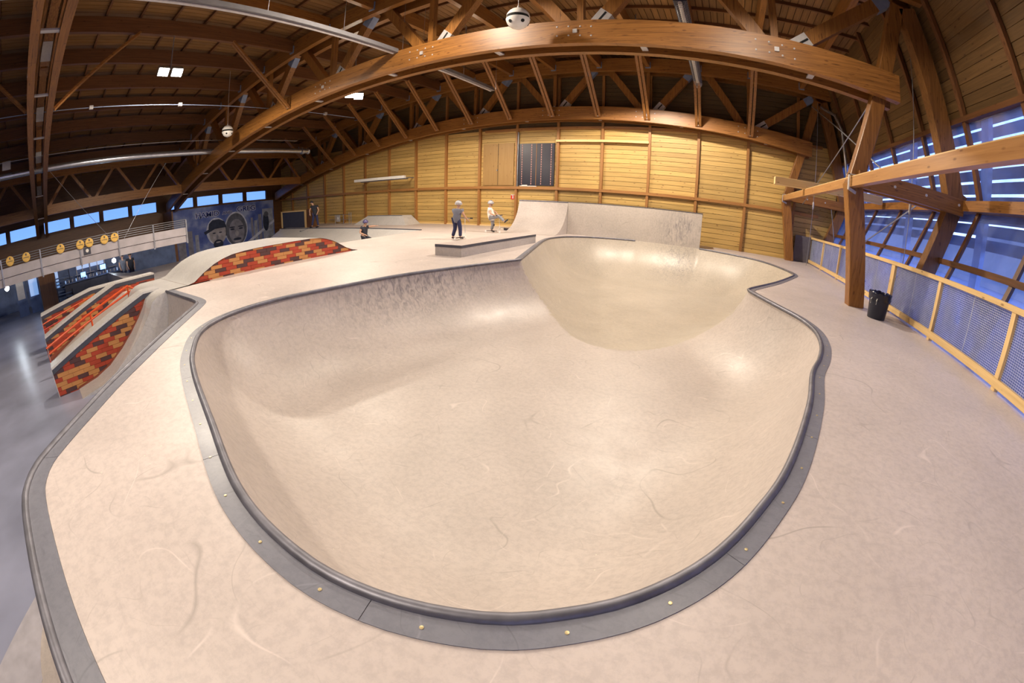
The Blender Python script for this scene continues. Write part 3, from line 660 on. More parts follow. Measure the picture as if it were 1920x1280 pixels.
# concave quarter: steep at the lip, flat at the toe
for k in range(K+1):
    a = math.pi/2*k/K; t = 1.0*(1-math.cos(a))**1.0; 
Fq = np.array([(k*n+i, k*n+i+1, (k+1)*n+i+1, (k+1)*n+i) for k in range(K) for i in range(n-1)])
for k in range(K+1):
    a = math.pi/2*k/K; t = math.sin(a)*0+ (1-math.cos(a)); Vq[k*n:(k+1)*n, :2] = P+nn*t; Vq[k*n:(k+1)*n, 2] = -1.515*math.sin(a)
QO = thing('outer_quarter', 'steep quarter pipe dropping from the outer edge of deck to hall floor', 'quarter pipe', (-3, -1, -.7))
meshobj('riding_surface', Vq, Fq, M['ramp'], QO)
MB().prism([(-5.4, -.2), (-2.9, -2.92), (-2.4, -2.5), (-4.75, .0)], 2, FL+.004, FL+.014).obj('toe_plate', plain('bright_toe_plate', (.62, .60, .66, 1), .3, .3), QO)
MB().prism([(-4.75, .0), (-2.4, -2.5), (-1.2, -1.7), (-3.4, -.3)], 2, FL+.003, FL+.012).obj('toe_sheet', M['ramp'], QO)
WR = thing('white_ramp', 'white ramp curling down beside brick faced ledge to hall floor', 'ramp', (-9.6, .1, FL))
yz2 = [(3.6, .0), (2.45, 0), (2.30, -.03), (2.14, -.12), (2.04, -.3), (1.9, -.49), (1.66, -.75), (1.36, -1.02), (.98, -1.28), (.6, -1.43), (.1, -1.525)]
V = np.array([(x, y, z) for x in (-11.8, -9.28) for y, z in yz2]); k = len(yz2); F = np.array([(i, i+1, k+i+1, k+i) for i in range(k-1)])
meshobj('riding_surface', V, F, M['white'], WR)
m = MB(); m.prism([(2.5, 0), (2.45, -.002)]+yz2[2:]+[(.1, FL), (2.5, FL)], 0, -9.29, -9.27); m.obj('side_panel', M['white'], WR)

# bricks between two curves of a side face, each one a part
def brickface(parent, x, y0, y1, lo, hi, bl=.30, bh=.102, gap=.006, seed=1, mats=('b0', 'b1', 'b2')):
    rnd = random.Random(seed); z = -1.6; r = 0
    while z < .7:
        y = y0 - (r % 3)*bl/3 - bl; last = 0
        while y < y1:
            a, b = max(y, y0)+gap/2, min(y+bl, y1)-gap/2; y += bl
            if b-a < .03: continue
            ys = [a+(b-a)*i/4 for i in range(5)]
            L = [max(z+gap/2, lo(v)) for v in ys]; H = [min(z+bh-gap/2, hi(v)) for v in ys]
            ok = [i for i in range(5) if H[i]-L[i] > .004]
            if len(ok) < 2: continue
            poly = [(ys[i], L[i]) for i in ok]+[(ys[i], H[i]) for i in reversed(ok)]
            c = rnd.choice([0, 0, 1, 1, 2]); c = rnd.choice([q for q in (0, 1, 2) if q != last]) if c == last and rnd.random() < .7 else c; last = c
            MB().prism(poly, 0, x, x+.012).obj('brick', M[mats[c]], parent)
        z += bh; r += 1
def interp(pts):
    ys = [p[0] for p in pts]; zs = [p[1] for p in pts]
    return lambda v: float(np.interp(v, ys, zs))
HP = [(3.05, 0), (3.22, .03), (3.46, .18), (3.76, .33), (4.0, .41), (4.25, .465), (4.6, .495), (5.0, .51), (6.6, .52), (6.9, .50), (7.1, .46), (7.3, .40), (7.5, .31), (7.68, .21), (7.85, .12), (8.05, .045), (8.3, 0)]
HUMP = thing('brick_hump', 'long low white topped hump with orange and red brick side', 'skate hump', (-10.6, 5.5, 0))
k = len(HP); V = np.array([(x, y, z+.004) for x in (-11.8, -9.37) for y, z in HP]); F = np.array([(i, i+1, k+i+1, k+i) for i in range(k-1)])
meshobj('top_surface', V, F, M['white'], HUMP)
MB().prism(HP+[(8.3, -.9), (3.05, -.9)], 0, -11.8, -9.405).obj('body', M['mortar'], HUMP, smooth=False)
hp = interp(HP)
brickface(HUMP, -9.403, 3.1, 8.2, lambda v: 0.0, lambda v: hp(v)-.004, .29, .086, seed=3)
def ledge(x0, x1, top, qp, nm, lb, seed, end):
    T = thing('ledge', lb, 'ledge', (x0, end, FL)); tp = interp(sorted(top)); y0, y1 = min(p[0] for p in top), max(p[0] for p in top)
    body = sorted(top); MB().prism([(y, z-.05) for y, z in body]+[(y1, FL), (y0, FL)], 0, x0, x1-.012).obj('body', M['mortar'], T)
    V = body; MB().prism([(y, z) for y, z in V]+[(y, z-.045) for y, z in reversed(V)], 0, x0-.02, x1+.02).obj('top_cap', M['white'], T)
    MB().prism([(y, z-.045) for y, z in V]+[(y, z-.15) for y, z in reversed(V)], 0, x1-.012, x1+.012).obj('dark_edge_strip', M['charcoal'], T)
    MB().box(x0, x1, y0-.012, y0, FL, tp(y0)-.05).obj('end_panel', M['white'], T)
    brickface(T, x1-.011, y0, y1, qp, lambda v: tp(v)-.152, .27, .09, seed=seed)
    return T
qlo = interp(sorted([(y, z+.05) for y, z in yz2]))
ledge(-10.42, -9.97, [(2.5, .03), (2.1, .03), (-.39, -.90)], lambda v: max(FL, qlo(v)) if v > .1 else FL, 'ledge', 'sloping white topped brick ledge nearest the deck, beside white ramp', 5, -.39)
ledge(-13.95, -13.5, [(3.3, .02), (2.02, .02), (-.47, -.86)], lambda v: max(FL, -1.25+.35*v), 'ledge', 'sloping white topped brick ledge behind the orange handrail', 6, -.47)
ledge(-15.5, -15.0, [(2.95, -.13), (1.36, -.13), (-.49, -.45)], lambda v: FL, 'ledge', 'farthest sloping brick ledge with thin rail in front', 8, -.49)
for x0, x1 in ((-13.5, -10.42), (-15.0, -13.95)):
    BK = thing('bank', 'plain sloping bank between brick ledges ' + ('under orange handrail' if x0 < -14 or x1 > -11 else ''), 'bank', (x0, -.3, FL))
    BK['label'] = 'bank between the two brick ledges under the orange handrail' if x1 > -11 else 'narrow bank between the two far brick ledges'
    MB().prism([(3.3, -.25), (2.2, -.3), (-.4, FL+.01), (3.3, FL+.01)], 0, x0+.01, x1-.03).obj('slope', M['ramp'], BK)
PF = thing('street_platform', 'white platform at the head of the brick ledges', 'platform', (-14, 3, -.02))
MB().box(-15.0, -11.82, 2.5, 3.3, FL, -.26).obj('body', M['white'], PF)
HR = thing('handrail', 'orange double handrail sloping between brick ledges', 'handrail', (-12, .9, -1.2))
m = MB(); m.tube([(-12, 2.45, -.2), (-12, 2.12, 0), (-12, -.45, -.88), (-12, -.42, -1.5)], .03, 8); m.obj('top_rail', M['orange'], HR, smooth=True)
MB().tube([(-12, 2.2, -.14), (-12, .95, -.56), (-12, -.41, -1.03)], .026, 8).obj('lower_rail', M['orange'], HR, smooth=True)
for y, z in ((.95, -.43), (2.12, -.02)): MB().tube([(-12, y, z), (-12, y, z-.85)], .026, 8).obj('post', M['orange'], HR)
HR = thing('handrail', 'thin red handrail in front of the farthest brick ledge', 'handrail', (-14.5, .5, -1.2))
MB().tube([(-14.5, 1.36, -.29), (-14.5, -.47, -.66), (-14.5, -.47, -1.5)], .02, 8).obj('top_rail', M['orange'], HR)
MB().tube([(-14.5, 1.3, -.5), (-14.5, -.47, -.82)], .02, 8).obj('lower_rail', M['red'], HR)
MB().tube([(-14.5, 1.30, -.3), (-14.5, 1.30, -1.3)], .02, 8).obj('post', M['orange'], HR)
# sunken valley beyond the hump
PT = thing('valley', 'sunken pale skate valley with bank before the back platform', 'bank', (-18, 10, -.8))
rim = [(-25.2, 15.3), (-18, 15.25), (-12.4, 14.9), (-12.0, 13), (-11.85, 11.5), (-11.8, 8.3)]
low = [(-24.4, 13.2), (-18, 13.2), (-13.9, 13.2), (-13.5, 12.2), (-13.5, 11), (-13.5, 7.9)]
V = np.array([(x, y, 0) for x, y in rim]+[(x, y, -.8) for x, y in low]); F = np.array([(i, i+1, 7+i, 6+i) for i in range(5)])
meshobj('bank_surface', V, F, M['white'], PT, smooth=False)
MB().tube([(x, y, .005) for x, y in rim[:3]], .03, 8).obj('coping', M['charcoal'], PT)
V = np.array([(x, y, -.8) for x, y in low]+[(-11.8, 7.9, -.8), (-11.8, 4.6, -.8), (-24.4, 4.6, -.8)])
meshobj('valley_floor', V, [(0, 1, 2, 3, 4, 5, 6, 7, 8)], M['pit'], PT, smooth=False)
m = MB(); m.quadbox([(-24.4, 3.3, FL), (-11.8, 3.3, FL), (-11.8, 4.6, FL), (-24.4, 4.6, FL), (-24.4, 3.3, -.5), (-11.8, 3.3, -.5), (-11.8, 4.6, -.8), (-24.4, 4.6, -.8)]); m.box(-24.5, -24.4, 4.6, 13.2, FL, -.8)
m.quadbox([(-25.25, 15.3, FL), (-24.4, 13.2, FL), (-24.3, 13.2, FL), (-25.15, 15.3, FL), (-25.25, 15.3, 0), (-24.4, 13.2, -.8), (-24.3, 13.2, -.8), (-25.15, 15.3, 0)]); m.obj('valley_sides', M['pit'], PT)

# wall extension over the deep end and the small quarter pipe beside it
EX = thing('wall_extension', 'tall flat vertical extension rising from the far lip of the bowl', 'wall ramp', (-3.4, 17.3, 0))
MB().box(-6.24, -.52, 17.25, 17.40, -.02, 1.40).obj('panel', deckmat('extension_surface', (.53, .475, .43, 1), .42, .4, [(1.9, -.05, .5, 1.3, 1, 1.3, .6), (2.2, -.05, .9, .5, 1, .5, .8)]), EX)
MB().box(-6.26, -.50, 17.235, 17.42, 1.40, 1.425).obj('top_trim', M['charcoal'], EX)
m = MB(); m.box(-6.24, -.52, 17.40, 18.1, 1.3, 1.39); m.box(-6.2, -.56, 18.0, 18.1, 0, 1.3); m.obj('rear_platform', M['ramp'], EX)
QP = thing('small_quarter', 'pale concave quarter pipe left of the tall wall extension', 'quarter pipe', (-7.4, 16.6, 0))
arc = [(17.25-1.55*math.sin(a)*1.0, 1.40*(1-math.cos(a))/1.0) for a in [0]]
arc = [(15.7+1.6*math.sin(math.radians(a)), 1.72*(1-math.cos(math.radians(a)))) for a in (0, 8, 16, 24, 32, 40, 48, 56, 64, 72, 79)]
k = len(arc); V = np.array([(x, y, z+.004) for x in (-8.6, -6.26) for y, z in arc]); F = np.array([(i, i+1, k+i+1, k+i) for i in range(k-1)])
meshobj('riding_surface', V, F, M['bowl'], QP)
zt_ = arc[-1][1]; yt_ = arc[-1][0]
for x in (-8.61, -6.27): MB().prism([(y, z) for y, z in arc]+[(18.1, zt_), (18.1, 0)], 0, x, x+.02).obj('side_panel', M['ramp'], QP)
MB().box(-8.6, -6.25, yt_, 18.1, zt_-.05, zt_).obj('platform', M['ramp'], QP)
MB().tube([(-8.6, yt_, zt_), (-6.25, yt_, zt_)], .03, 8).obj('coping', M['steel'], QP)

# grind box on the deck
LB = thing('grind_box', 'long low grey grind box with dark top edge left of bowl', 'grind box', (-6.0, 10.3, 0))
xA, xB, yA, yB_ = -6.42, -5.62, 8.24, 12.55
m = MB(); m.box(xA, xB, yA, yB_, .0, .22); m.obj('body', M['pit'], LB)
MB().box(xA-.005, xB+.005, yA-.005, yB_+.005, .22, .285).obj('steel_edge', M['charcoal'], LB)
MB().box(xA+.0, xB-.0, yA+.0, yB_, .285, .29).obj('top_sheet', M['deck'], LB)
FB = thing('fun_box', 'small pale trapezoid kicker box against back wall', 'kicker box', (-17.9, 18.4, 0))
MB().quadbox([(-20.1, 17.5, 0), (-15.7, 17.5, 0), (-15.9, 19.0, 0), (-19.9, 19.0, 0), (-19.5, 18.2, .52), (-16.6, 18.2, .52), (-16.6, 19.0, .52), (-19.5, 19.0, .52)]).obj('body', M['white'], FB)
MB().box(-19.5, -16.6, 18.17, 18.21, .505, .535).obj('coping', M['steel'], FB)

# ---------------------------------------------------------------- fence on the right
FE = thing('safety_fence', 'pale pine fence with wire mesh panels along right deck edge', 'fence', (4.44, 10, 0))
PYs = [19.10-2.333*i for i in range(11)]
def hide(a): return a
MB().box(4.39, 4.49, PYs[-1], PYs[0]+.05, 1.05, 1.13).obj('top_rail', M['paleY'], FE)
MB().box(4.385, 4.49, PYs[-1], PYs[0]+.05, .05, .17).obj('bottom_rail', M['paleY'], FE)
for i, y in enumerate(PYs):
    w = .10 if i != 4 else .20
    if i == 0: w = .07
    MB().box(4.40, 4.48, y-w/2, y+w/2, .0, 1.05).obj('post', M['paleZ'], FE)
m = MB(); hw = 2.333-.10; z = .17
while z < 1.05: m.box(-.0025, .0025, -hw/2, hw/2, z-.0025, z+.0025); z += .032
wme = m.mesh('horizontal_wires', M['wire']); m = MB(); y = -hw/2
while y < hw/2: m.box(.004, .007, y-.0014, y+.0014, .17, 1.05); y += .05
wme2 = m.mesh('vertical_wires', M['wire'])
for a, b in zip(PYs, PYs[1:]):
    for me, nm in ((wme, 'horizontal_wires'), (wme2, 'vertical_wires')):
        o = link(nm, me, FE, kind='stuff'); o.location = (4.445-4.44, (a+b)/2-10, 0)
    MB().box(4.462, 4.466, b+.04, a-.04, .17, 1.05).obj('backing_sheet', M['sheet'], FE)
    MB().box(4.455, 4.461, (a+b)/2-.02, (a+b)/2, .17, 1.05).obj('sheet_joint', M['wire'], FE)
GP = MB().box(3.66, 4.40, 19.0, 19.03, 0, 1.12).obj('end_board', plain('grey_board', (.13, .12, .15, 1), .6)); GP['label'] = 'dark grey board closing gap between far post and fence end'; GP['category'] = 'board'
# tie beams and braces
TB = thing('tie_beam', 'long pale timber beam strapped to the posts above right fence', 'beam', (2.95, 8, 2.58))
MB().box(2.86, 3.0, -6, 18.9, 2.46, 2.66).obj('timber', wood('tie_beam_timber', (.50, .26, .095, 1), (.34, .155, .05, 1), 'Y', .4, .05), TB)
MB().box(2.86, 3.0, -6, 18.9, 2.66, 2.675).obj('top_edge', M['paleY'], TB)
CB = thing('cross_beam', 'pale squared timber lying across the beams, end facing camera', 'beam', (3.6, 14.2, 2.82))
o = MB().box(1.85, 5.6, 14.0, 14.28, 2.68, 2.93).obj('timber', M['paleX'], CB)
bv = o.modifiers.new('b', 'BEVEL'); bv.width = .01
def rod(p, q, r, lb):
    o = MB().tube([p, q], r, 6).obj('tension_rod', M['metal']); o['label'] = lb; o['category'] = 'rod'; o['group'] = 'bracing rods of the glazed side'
rod((3.9, 18.3, 6.6), (3.9, 9.6, 2.95), .02, 'steel rod falling from far post top toward the middle post')
rod((3.75, 9.6, 5.0), (3.6, 17.9, 2.4), .016, 'steel rod crossing up to the middle arch behind the post')
rod((5.2, 10.6, 2.55), (4.75, 14.6, .9), .02, 'steel rod sloping down behind fence right of middle post')
rod((4.9, 18.0, 2.4), (4.7, 15.6, .2), .016, 'thin steel rod sloping down in front of far windows')
for (x, y, z0, z1, lb) in ((4.75, 10, .9, 6.6, 'vertical cable with hook hanging right of the middle post'), (4.0, 17.6, .0, 6.6, 'vertical cable hanging beside the far post')):
    Tt = thing('hanging_cable', lb, 'cable', (x, y, z0))
    MB().tube([(x, y, z0), (x, y, z1)], .010, 6).obj('cable', M['metal'], Tt)
    MB().lathe([(.02, 0), (.035, .05), (.035, .25), (.02, .3)], (x, y, 2.25), 10).obj('turnbuckle', M['plate'], Tt)
DP = MB().tube([(4.3, 18.2, 6.6), (4.45, 18.0, 6.45), (4.75, 17.6, 6.2), (5.0, 17.4, 5.6), (5.35, 17.3, 3.2)], .07, 10).obj('drain_pipe', M['duct'], smooth=True)
DP['label'] = 'grey pipe bending down from roof corner beside far post'; DP['category'] = 'pipe'

# ---------------------------------------------------------------- litter bin
BN = thing('litter_bin', 'black plastic litter bin lined with black bag beside post', 'bin', (3.62, 8.42, 0))
c = (3.62, 8.42, 0)
MB().lathe([(.19, 0), (.195, .01), (.225, .45), (.225, .46), (.205, .46), (.18, .03)], c, 28).obj('body', M['black'], BN, smooth=True)
m = MB(); rnd = random.Random(4); prof_ = []
for k, (r, z) in enumerate([(.228, .36), (.24, .40), (.245, .47), (.25, .50), (.235, .515), (.20, .50), (.18, .42)]): prof_.append((r, z))
m.lathe(prof_, c, 40)
m.v = [(x+rnd.uniform(-.008, .008), y+rnd.uniform(-.008, .008), z+rnd.uniform(-.012, .012)) for x, y, z in m.v]
m.obj('bin_bag', plain('glossy_black_bag', (.01, .012, .03, 1), .18), BN, smooth=True)
for s in (-1, 1):
    a = math.radians(205 if s < 0 else 235)
    ux, uy = math.cos(a), math.sin(a); MB().tube([(c[0]+ux*.235, c[1]+uy*.235, .40), (c[0]+ux*.27, c[1]+uy*.27, .37), (c[0]+ux*.262, c[1]+uy*.262, .29)], .008, 6).obj('white_clip', M['whitep'], BN, smooth=True)

# ---------------------------------------------------------------- things hanging from the roof
DA = thing('radiant_heater', 'long pale heater trough running under roof left of centre', 'heater', (-8.6, 6, 5.95))
for y0, y1 in ((-5, 9.05), (9.75, 14.6)):
    m = MB(); m.prism([(-8.72, 5.88), (-8.48, 5.88), (-8.54, 6.03), (-8.66, 6.03)], 1, y0, y1); m.obj('trough', M['duct2'], DA)
    MB().tube([(-8.6, y0, 5.86), (-8.6, y1-.15, 5.86)], .04, 10).obj('tube', M['plate'], DA)
    for k in range(int((y1-y0)/2.3)+1): MB().tube([(-8.6, y0+.5+k*2.3, 6.02), (-8.6, y0+.5+k*2.3, zr(-8.6))], .006, 5).obj('hanger_wire', M['metal'], DA)
DB = thing('caged_light', 'long caged tube light hanging right of centre under roof', 'light fitting', (-.9, 13, 6.6))
for y0, y1 in ((3, 9.0), (9.9, 16.9)):
    m = MB(); m.box(-1.07, -.73, y0, y1, 6.64, 6.72); m.obj('housing', M['dark'], DB)
    MB().tube([(-.9, y0, 6.58), (-.9, y1-.3, 6.58)], .055, 10).obj('tube', M['whitep'], DB)
    m = MB()
    for k in range(int((y1-y0)/.12)): y = y0+k*.12; m.tube([(-1.06, y, 6.64), (-1.0, y, 6.50), (-.8, y, 6.50), (-.74, y, 6.64)], .006, 4)
    for x, z in ((-1.0, 6.5), (-.9, 6.5), (-.8, 6.5)): m.tube([(x, y0, z), (x, y1, z)], .006, 4)
    m.obj('wire_cage', M['metal'], DB, kind='stuff')
    MB().lathe([(.12, 0), (.17, .03), (.17, .06)], (-.9, y1-.02, 6.6), 16, axis=1).obj('end_plate', M['plate'], DB)
    for k in range(3): MB().tube([(-.9, y0+1+k*2.2, 6.72), (-.9, y0+1+k*2.2, zr(-.9))], .006, 5).obj('hanger_wire', M['metal'], DB)
VD = thing('ventilation_duct', 'round silver ventilation duct running along far left side', 'duct', (-22, 7, 4.75))
MB().tube([(-22, -11, 4.75), (-22, 15.4, 4.78)], .15, 18).obj('pipe', M['duct'], VD, smooth=True)
MB().lathe([(.15, 0), (.22, .04), (.22, .18), (.16, .2), (.16, .5), (.2, .54), (.2, .6)], (-22, 14.9, 4.78), 18, axis=1).obj('end_cap', M['duct'], VD, smooth=True)
CN = thing('conduit', 'thin grey cable conduit with junction boxes under left roof', 'conduit', (-16, 4, 5.66))
MB().tube([(-16, -11, 5.68), (-16, 14, 5.64)], .016, 6).obj('pipe', M['bluesteel'], CN)
for y in (1.85, 5.25, 12.2): MB().box(-16.06, -15.94, y-.07, y+.07, 5.6, 5.72).obj('junction_box', M['plate'], CN)
CN = thing('conduit', 'thin dark conduit along left roof above the silver duct', 'conduit', (-21, 4, 5.2))
MB().tube([(-21, -11, 5.15), (-21, 14, 5.2)], .015, 6).obj('pipe', M['metal'], CN)
o = MB().box(-21.6, -21.5, -1.75, -1.35, 4.95, 5.3).obj('wall_box', M['plate']); o['label'] = 'small grey square box on the roof timbers at left edge'; o['category'] = 'box'
def ball(loc, r, top, lb):
    T = thing('hanging_speaker', lb, 'speaker', loc); x, y, z = loc
    pr_ = [(r*math.sin(a), -r*math.cos(a)) for a in [math.pi*(i+.5)/22 for i in range(22)]]
    lo = [p for p in pr_ if p[1] < .03*r]; hi = [p for p in pr_ if p[1] > .14*r]
    MB().lathe(lo, loc, 28).obj('lower_shell', M['whitep'], T, smooth=True)
    MB().lathe(hi, loc, 28).obj('upper_shell', M['whitep'], T, smooth=True)
    MB().lathe([(r*.9, -.06*r), (r*.9, .2*r)], loc, 28).obj('dark_band', M['blackslot'], T, smooth=True)
    for k in range(5):
        a = 2*math.pi*k/5 - 1.9; d = Vector((math.cos(a)*.86, math.sin(a)*.86, -.50)).normalized()
        p = Vector(loc)+d*r*.955; m = MB(); m.tube([p, p+d*r*.06], r*.155, 14); m.obj('port', M['blackslot'], T)
    MB().tube([(x, y, z+r*.98), (x, y, top)], .008, 6).obj('cable', M['plate'], T)
    MB().lathe([(.03, 0), (.02, .07)], (x, y, z+r), 10).obj('cable_gland', M['plate'], T)
ball((-4.24, 8.2, 5.64), .27, zr(-4.2), 'large white ball speaker with dark holes hanging at top centre')
ball((-18, 8.2, 5.04), .26, zr(-18), 'small distant white ball speaker hanging at upper left')
WHL = ['twin floodlight glaring under left roof, upper left of photo', 'twin floodlight glaring just beneath the big arch', 'floodlight hidden behind the big arch facing back wall', 'floodlight over the near half of the bowl', 'floodlight near the glazed side over the deck', 'floodlight behind the arch on the right', 'floodlight behind the camera']
for (p, w, t, *an), lb in zip(LAMPS, WHL):
    T = thing('floodlight', lb, 'floodlight', p); x, y, z = p
    d = (Vector((-2.5, 4.5, -4)) - Vector(p)); d.z *= 1.0; d.normalize()
    for dy in ((-.24, .24) if t == 2 else (0,)):
        q = Vector((x, y+dy, z+.03)); h = MB().bar(q, q-d*.16, .38, .30).obj('housing', M['metal'], T)
        MB().bar(q+d*.012, q, .34, .26).obj('lens', M['lens'], h)
    MB().tube([(x, y, z+.12), (x, y, zr(x)-.1)], .02, 6).obj('stem', M['metal'], T)

# ---------------------------------------------------------------- catwalk on the left
XC = -20.0
CW = thing('catwalk', 'concrete fronted catwalk with metal railing along left side', 'catwalk', (XC, 0, .7))
MB().box(XC-3.0, XC, -11.9, 6.72, .40, .70).obj('slab', M['fascia'], CW)
pys = [-1.98-2.0*k for k in range(4, -1, -1)]; pys = [-9.4, -7.5, -5.7, -3.85, -2.0, -.2, 1.6, 3.4, 5.1, 6.75]
for a, b in zip(pys, pys[1:]): MB().box(XC-.02, XC+.04, a+.03, b-.03, .72, 1.07).obj('fascia_panel', M['fascia'], CW)
for y in pys: MB().box(XC-.03, XC+.07, y-.03, y+.03, .35, 1.42).obj('post', M['metal'], CW)
for z in (1.15, 1.24, 1.33, 1.42): MB().tube([(XC, -9.4, z), (XC, 6.75, z)], .016, 6).obj('rail', M['metal'], CW)
for z in (1.42, 1.24): MB().tube([(XC, 6.75, z), (XC-3, 6.75, z)], .016, 6).obj('rail', M['metal'], CW)
for k, (y, z) in enumerate([(-1.58, 1.29), (-.84, 1.27), (.73, 1.25), (1.63, 1.22), (2.05, 1.22), (2.75, 1.21), (3.23, 1.21)]):
    lb = ['leftmost round pale yellow disc on the catwalk railing', 'second round yellow disc from left on catwalk railing', 'lone round yellow disc in middle of catwalk railing', 'left one of the close pair of yellow discs on railing', 'right one of the close pair of yellow discs on railing', 'second yellow disc from right on catwalk railing', 'rightmost yellow disc on the catwalk railing by the post'][k]
    T = thing('yellow_disc', lb, 'disc', (XC+.08, y, z), 'yellow discs on the catwalk railing')
    MB().lathe([(.17, 0), (.185, .015), (.185, .05), (.16, .06)], (XC+.05, y, z), 22, axis=0).obj('face', M['yellow'], T)
    MB().box(XC+.11, XC+.115, y-.13, y+.13, z-.02, z+.0).obj('dark_line', M['charcoal'], T)
    MB().box(XC+.11, XC+.115, y-.02, y+.03, z+.06, z+.14).obj('dark_mark', M['charcoal'], T)
SP = thing('square_sign', 'small dark square sign with white centre on catwalk front', 'sign', (XC+.05, 1.92, .91))
MB().box(XC+.045, XC+.06, 1.75, 2.08, .76, 1.06).obj('board', M['charcoal'], SP)
MB().lathe([(.075, 0), (.075, .01)], (XC+.06, 1.92, .92), 8, axis=0).obj('white_centre', M['whitep'], SP)
for p, q, lb in (((XC, 3.45, .75), (XC-1, 6.2, 4.2), 'right'), ((XC, 3.45, .75), (XC-1.5, .5, 4.6), 'left')):
    o = MB().tube([p, q], .009, 5).obj('stay_cable', M['metal']); o['label'] = 'thin steel stay rising to the %s from the catwalk post' % lb; o['category'] = 'cable'
# dim rooms beneath and behind the catwalk
BR = thing('bar_room', 'dim blue lit snack bar under the catwalk', 'bar', (-27, 2.6, FL))
MB().box(-29.0, -28.9, -11.9, 8.8, FL, .4).obj('rear_partition', M['bluewall'], BR)
for k, (a, b, z0, z1) in enumerate([(1.9, 2.75, -.25, .12), (2.85, 3.75, -.25, .15), (-.35, .65, -.95, .0), (-.05, .1, -.2, .0)]):
    MB().box(-28.9, -28.87, a, b, z0, z1).obj('lit_window', M['barlight'], BR)
for y in (1.9, 2.3, 2.8, 3.3, 3.8): MB().box(-28.87, -28.83, y-.02, y+.02, -.9, .3).obj('window_bar', M['plate'], BR)
MB().box(-27.2, -26.8, .9, 4.6, FL, -.75).obj('counter', M['dark'], BR); MB().box(-27.3, -26.7, .8, 4.7, -.75, -.70).obj('counter_top', M['bluewall'], BR)
for a, z, w in ((2.0, -.6, .3), (3.25, -.45, .34)): MB().box(-27.0, -26.95, a, a+w, z, z+.26).obj('screen', M['screen'], BR)
rr = random.Random(9)
for k in range(16): y = 1.0+k*.22; MB().lathe([(.03, 0), (.035, .1), (.02, .16)], (-26.9+rr.uniform(-.15, .1), y, -.70), 8).obj('glass', M['plate'] if k % 3 else M['barlight'], BR)
for k in range(5): MB().box(-28.86, -28.6, 1.0+k*.75, 1.55+k*.75, -.55, -.52).obj('shelf', M['metal'], BR)
for y0, y1, lb in ((-2.0, -1.4, 'grey door panel behind the left post under the catwalk'), (-1.25, -.6, 'pale blue door panel beside the brown pillar')):
    o = MB().box(-25.6, -25.5, y0, y1, FL, .25).obj('door_panel', M['bluewall']); o['label'] = lb; o['category'] = 'door'
    MB().box(-25.5, -25.47, y0+.08, y1-.08, -.7, .15).obj('inset', M['barlight'] if y0 > -1.5 else M['plate'], o)
PL = MB().box(-25.2, -24.6, -.55, .35, FL, .4).obj('brown_pillar', M['darkZ']); PL['label'] = 'wide dark brown pillar under the catwalk'; PL['category'] = 'pillar'
ST = thing('stair', 'dim blue stair flight right of brown pillar', 'stairs', (-26.3, .8, FL))
for k in range(8): MB().box(-26.6-.22*k, -26.3-.22*k, .45, 1.3, FL+.16*k, FL+.16*k+.05).obj('tread', M['bluewall'], ST)
for y in (.42, 1.33): MB().bar((-26.3, y, FL), (-28.1, y, -.1), .04, .2).obj('stringer', M['dark'], ST)
for (x, y, z, lb) in ((-22.5, -2.15, .2, 'glowing globe lamp at the far left edge under catwalk'), (-24.6, 3.8, .0, 'glowing globe lamp at the right end of bar')):
    T = thing('globe_lamp', lb, 'lamp', (x, y, z)); MB().lathe([(.12*math.sin(math.pi*(i+.5)/10), -.12*math.cos(math.pi*(i+.5)/10)) for i in range(10)], (x, y, z), 14).obj('globe', M['bulb'], T, smooth=True)
    MB().tube([(x, y, z+.1), (x, y, .41)], .015, 6).obj('stem', M['metal'], T)
DB_ = MB().box(-29.0, -28.9, 8.8, 9.0, FL, .4).box(-31.2, -29, 8.8, 8.9, FL, 2.1).obj('partition', M['darkZ']); DB_['label'] = 'dark timber partition between snack bar and mural'; DB_['category'] = 'partition'

# ---------------------------------------------------------------- mural on the left wall
X0 = WL+.035
MU = thing('mural', 'blue painted mural with two portraits and lettering on left wall', 'mural', (X0, 14, .5))
t = NT('mural_sky'); co = t.n('TexCoord'); n1 = t.n('TexNoise', i_Scale=.9, i_Detail=6.0); t.l(co.outputs['Object'], n1.inputs['Vector'])
t.l(ramp(t, n1.outputs[0], [(.32, (.05, .09, .38, 1)), (.5, (.12, .18, .52, 1)), (.68, (.35, .42, .68, 1))]), t.p.inputs['Base Color']); M['mur'] = t.m
MB().box(X0, X0+.03, 9.2, 18.3, FL, 2.14).obj('painted_panel', M['mur'], MU)
PM = {k: plain('mural_'+k, c, .8, 0, .25, 3) for k, c in dict(face=(.26, .26, .33, 1), facelit=(.42, .40, .45, 1), darkface=(.12, .13, .18, 1), ink=(.03, .04, .08, 1), halo=(.60, .64, .80, 1), letter=(.03, .05, .25, 1), tower=(.35, .38, .48, 1)).items()}
def ell(cy, cz, ry, rz, mt, nm, d, n=28, top=1.0):
    P = [(cy+ry*math.cos(2*math.pi*i/n), cz+rz*math.sin(2*math.pi*i/n)*(top if math.sin(2*math.pi*i/n) > 0 else 1)) for i in range(n)]
    MB().prism(P, 0, X0+.03, X0+.03+d).obj(nm, PM[mt], MU)
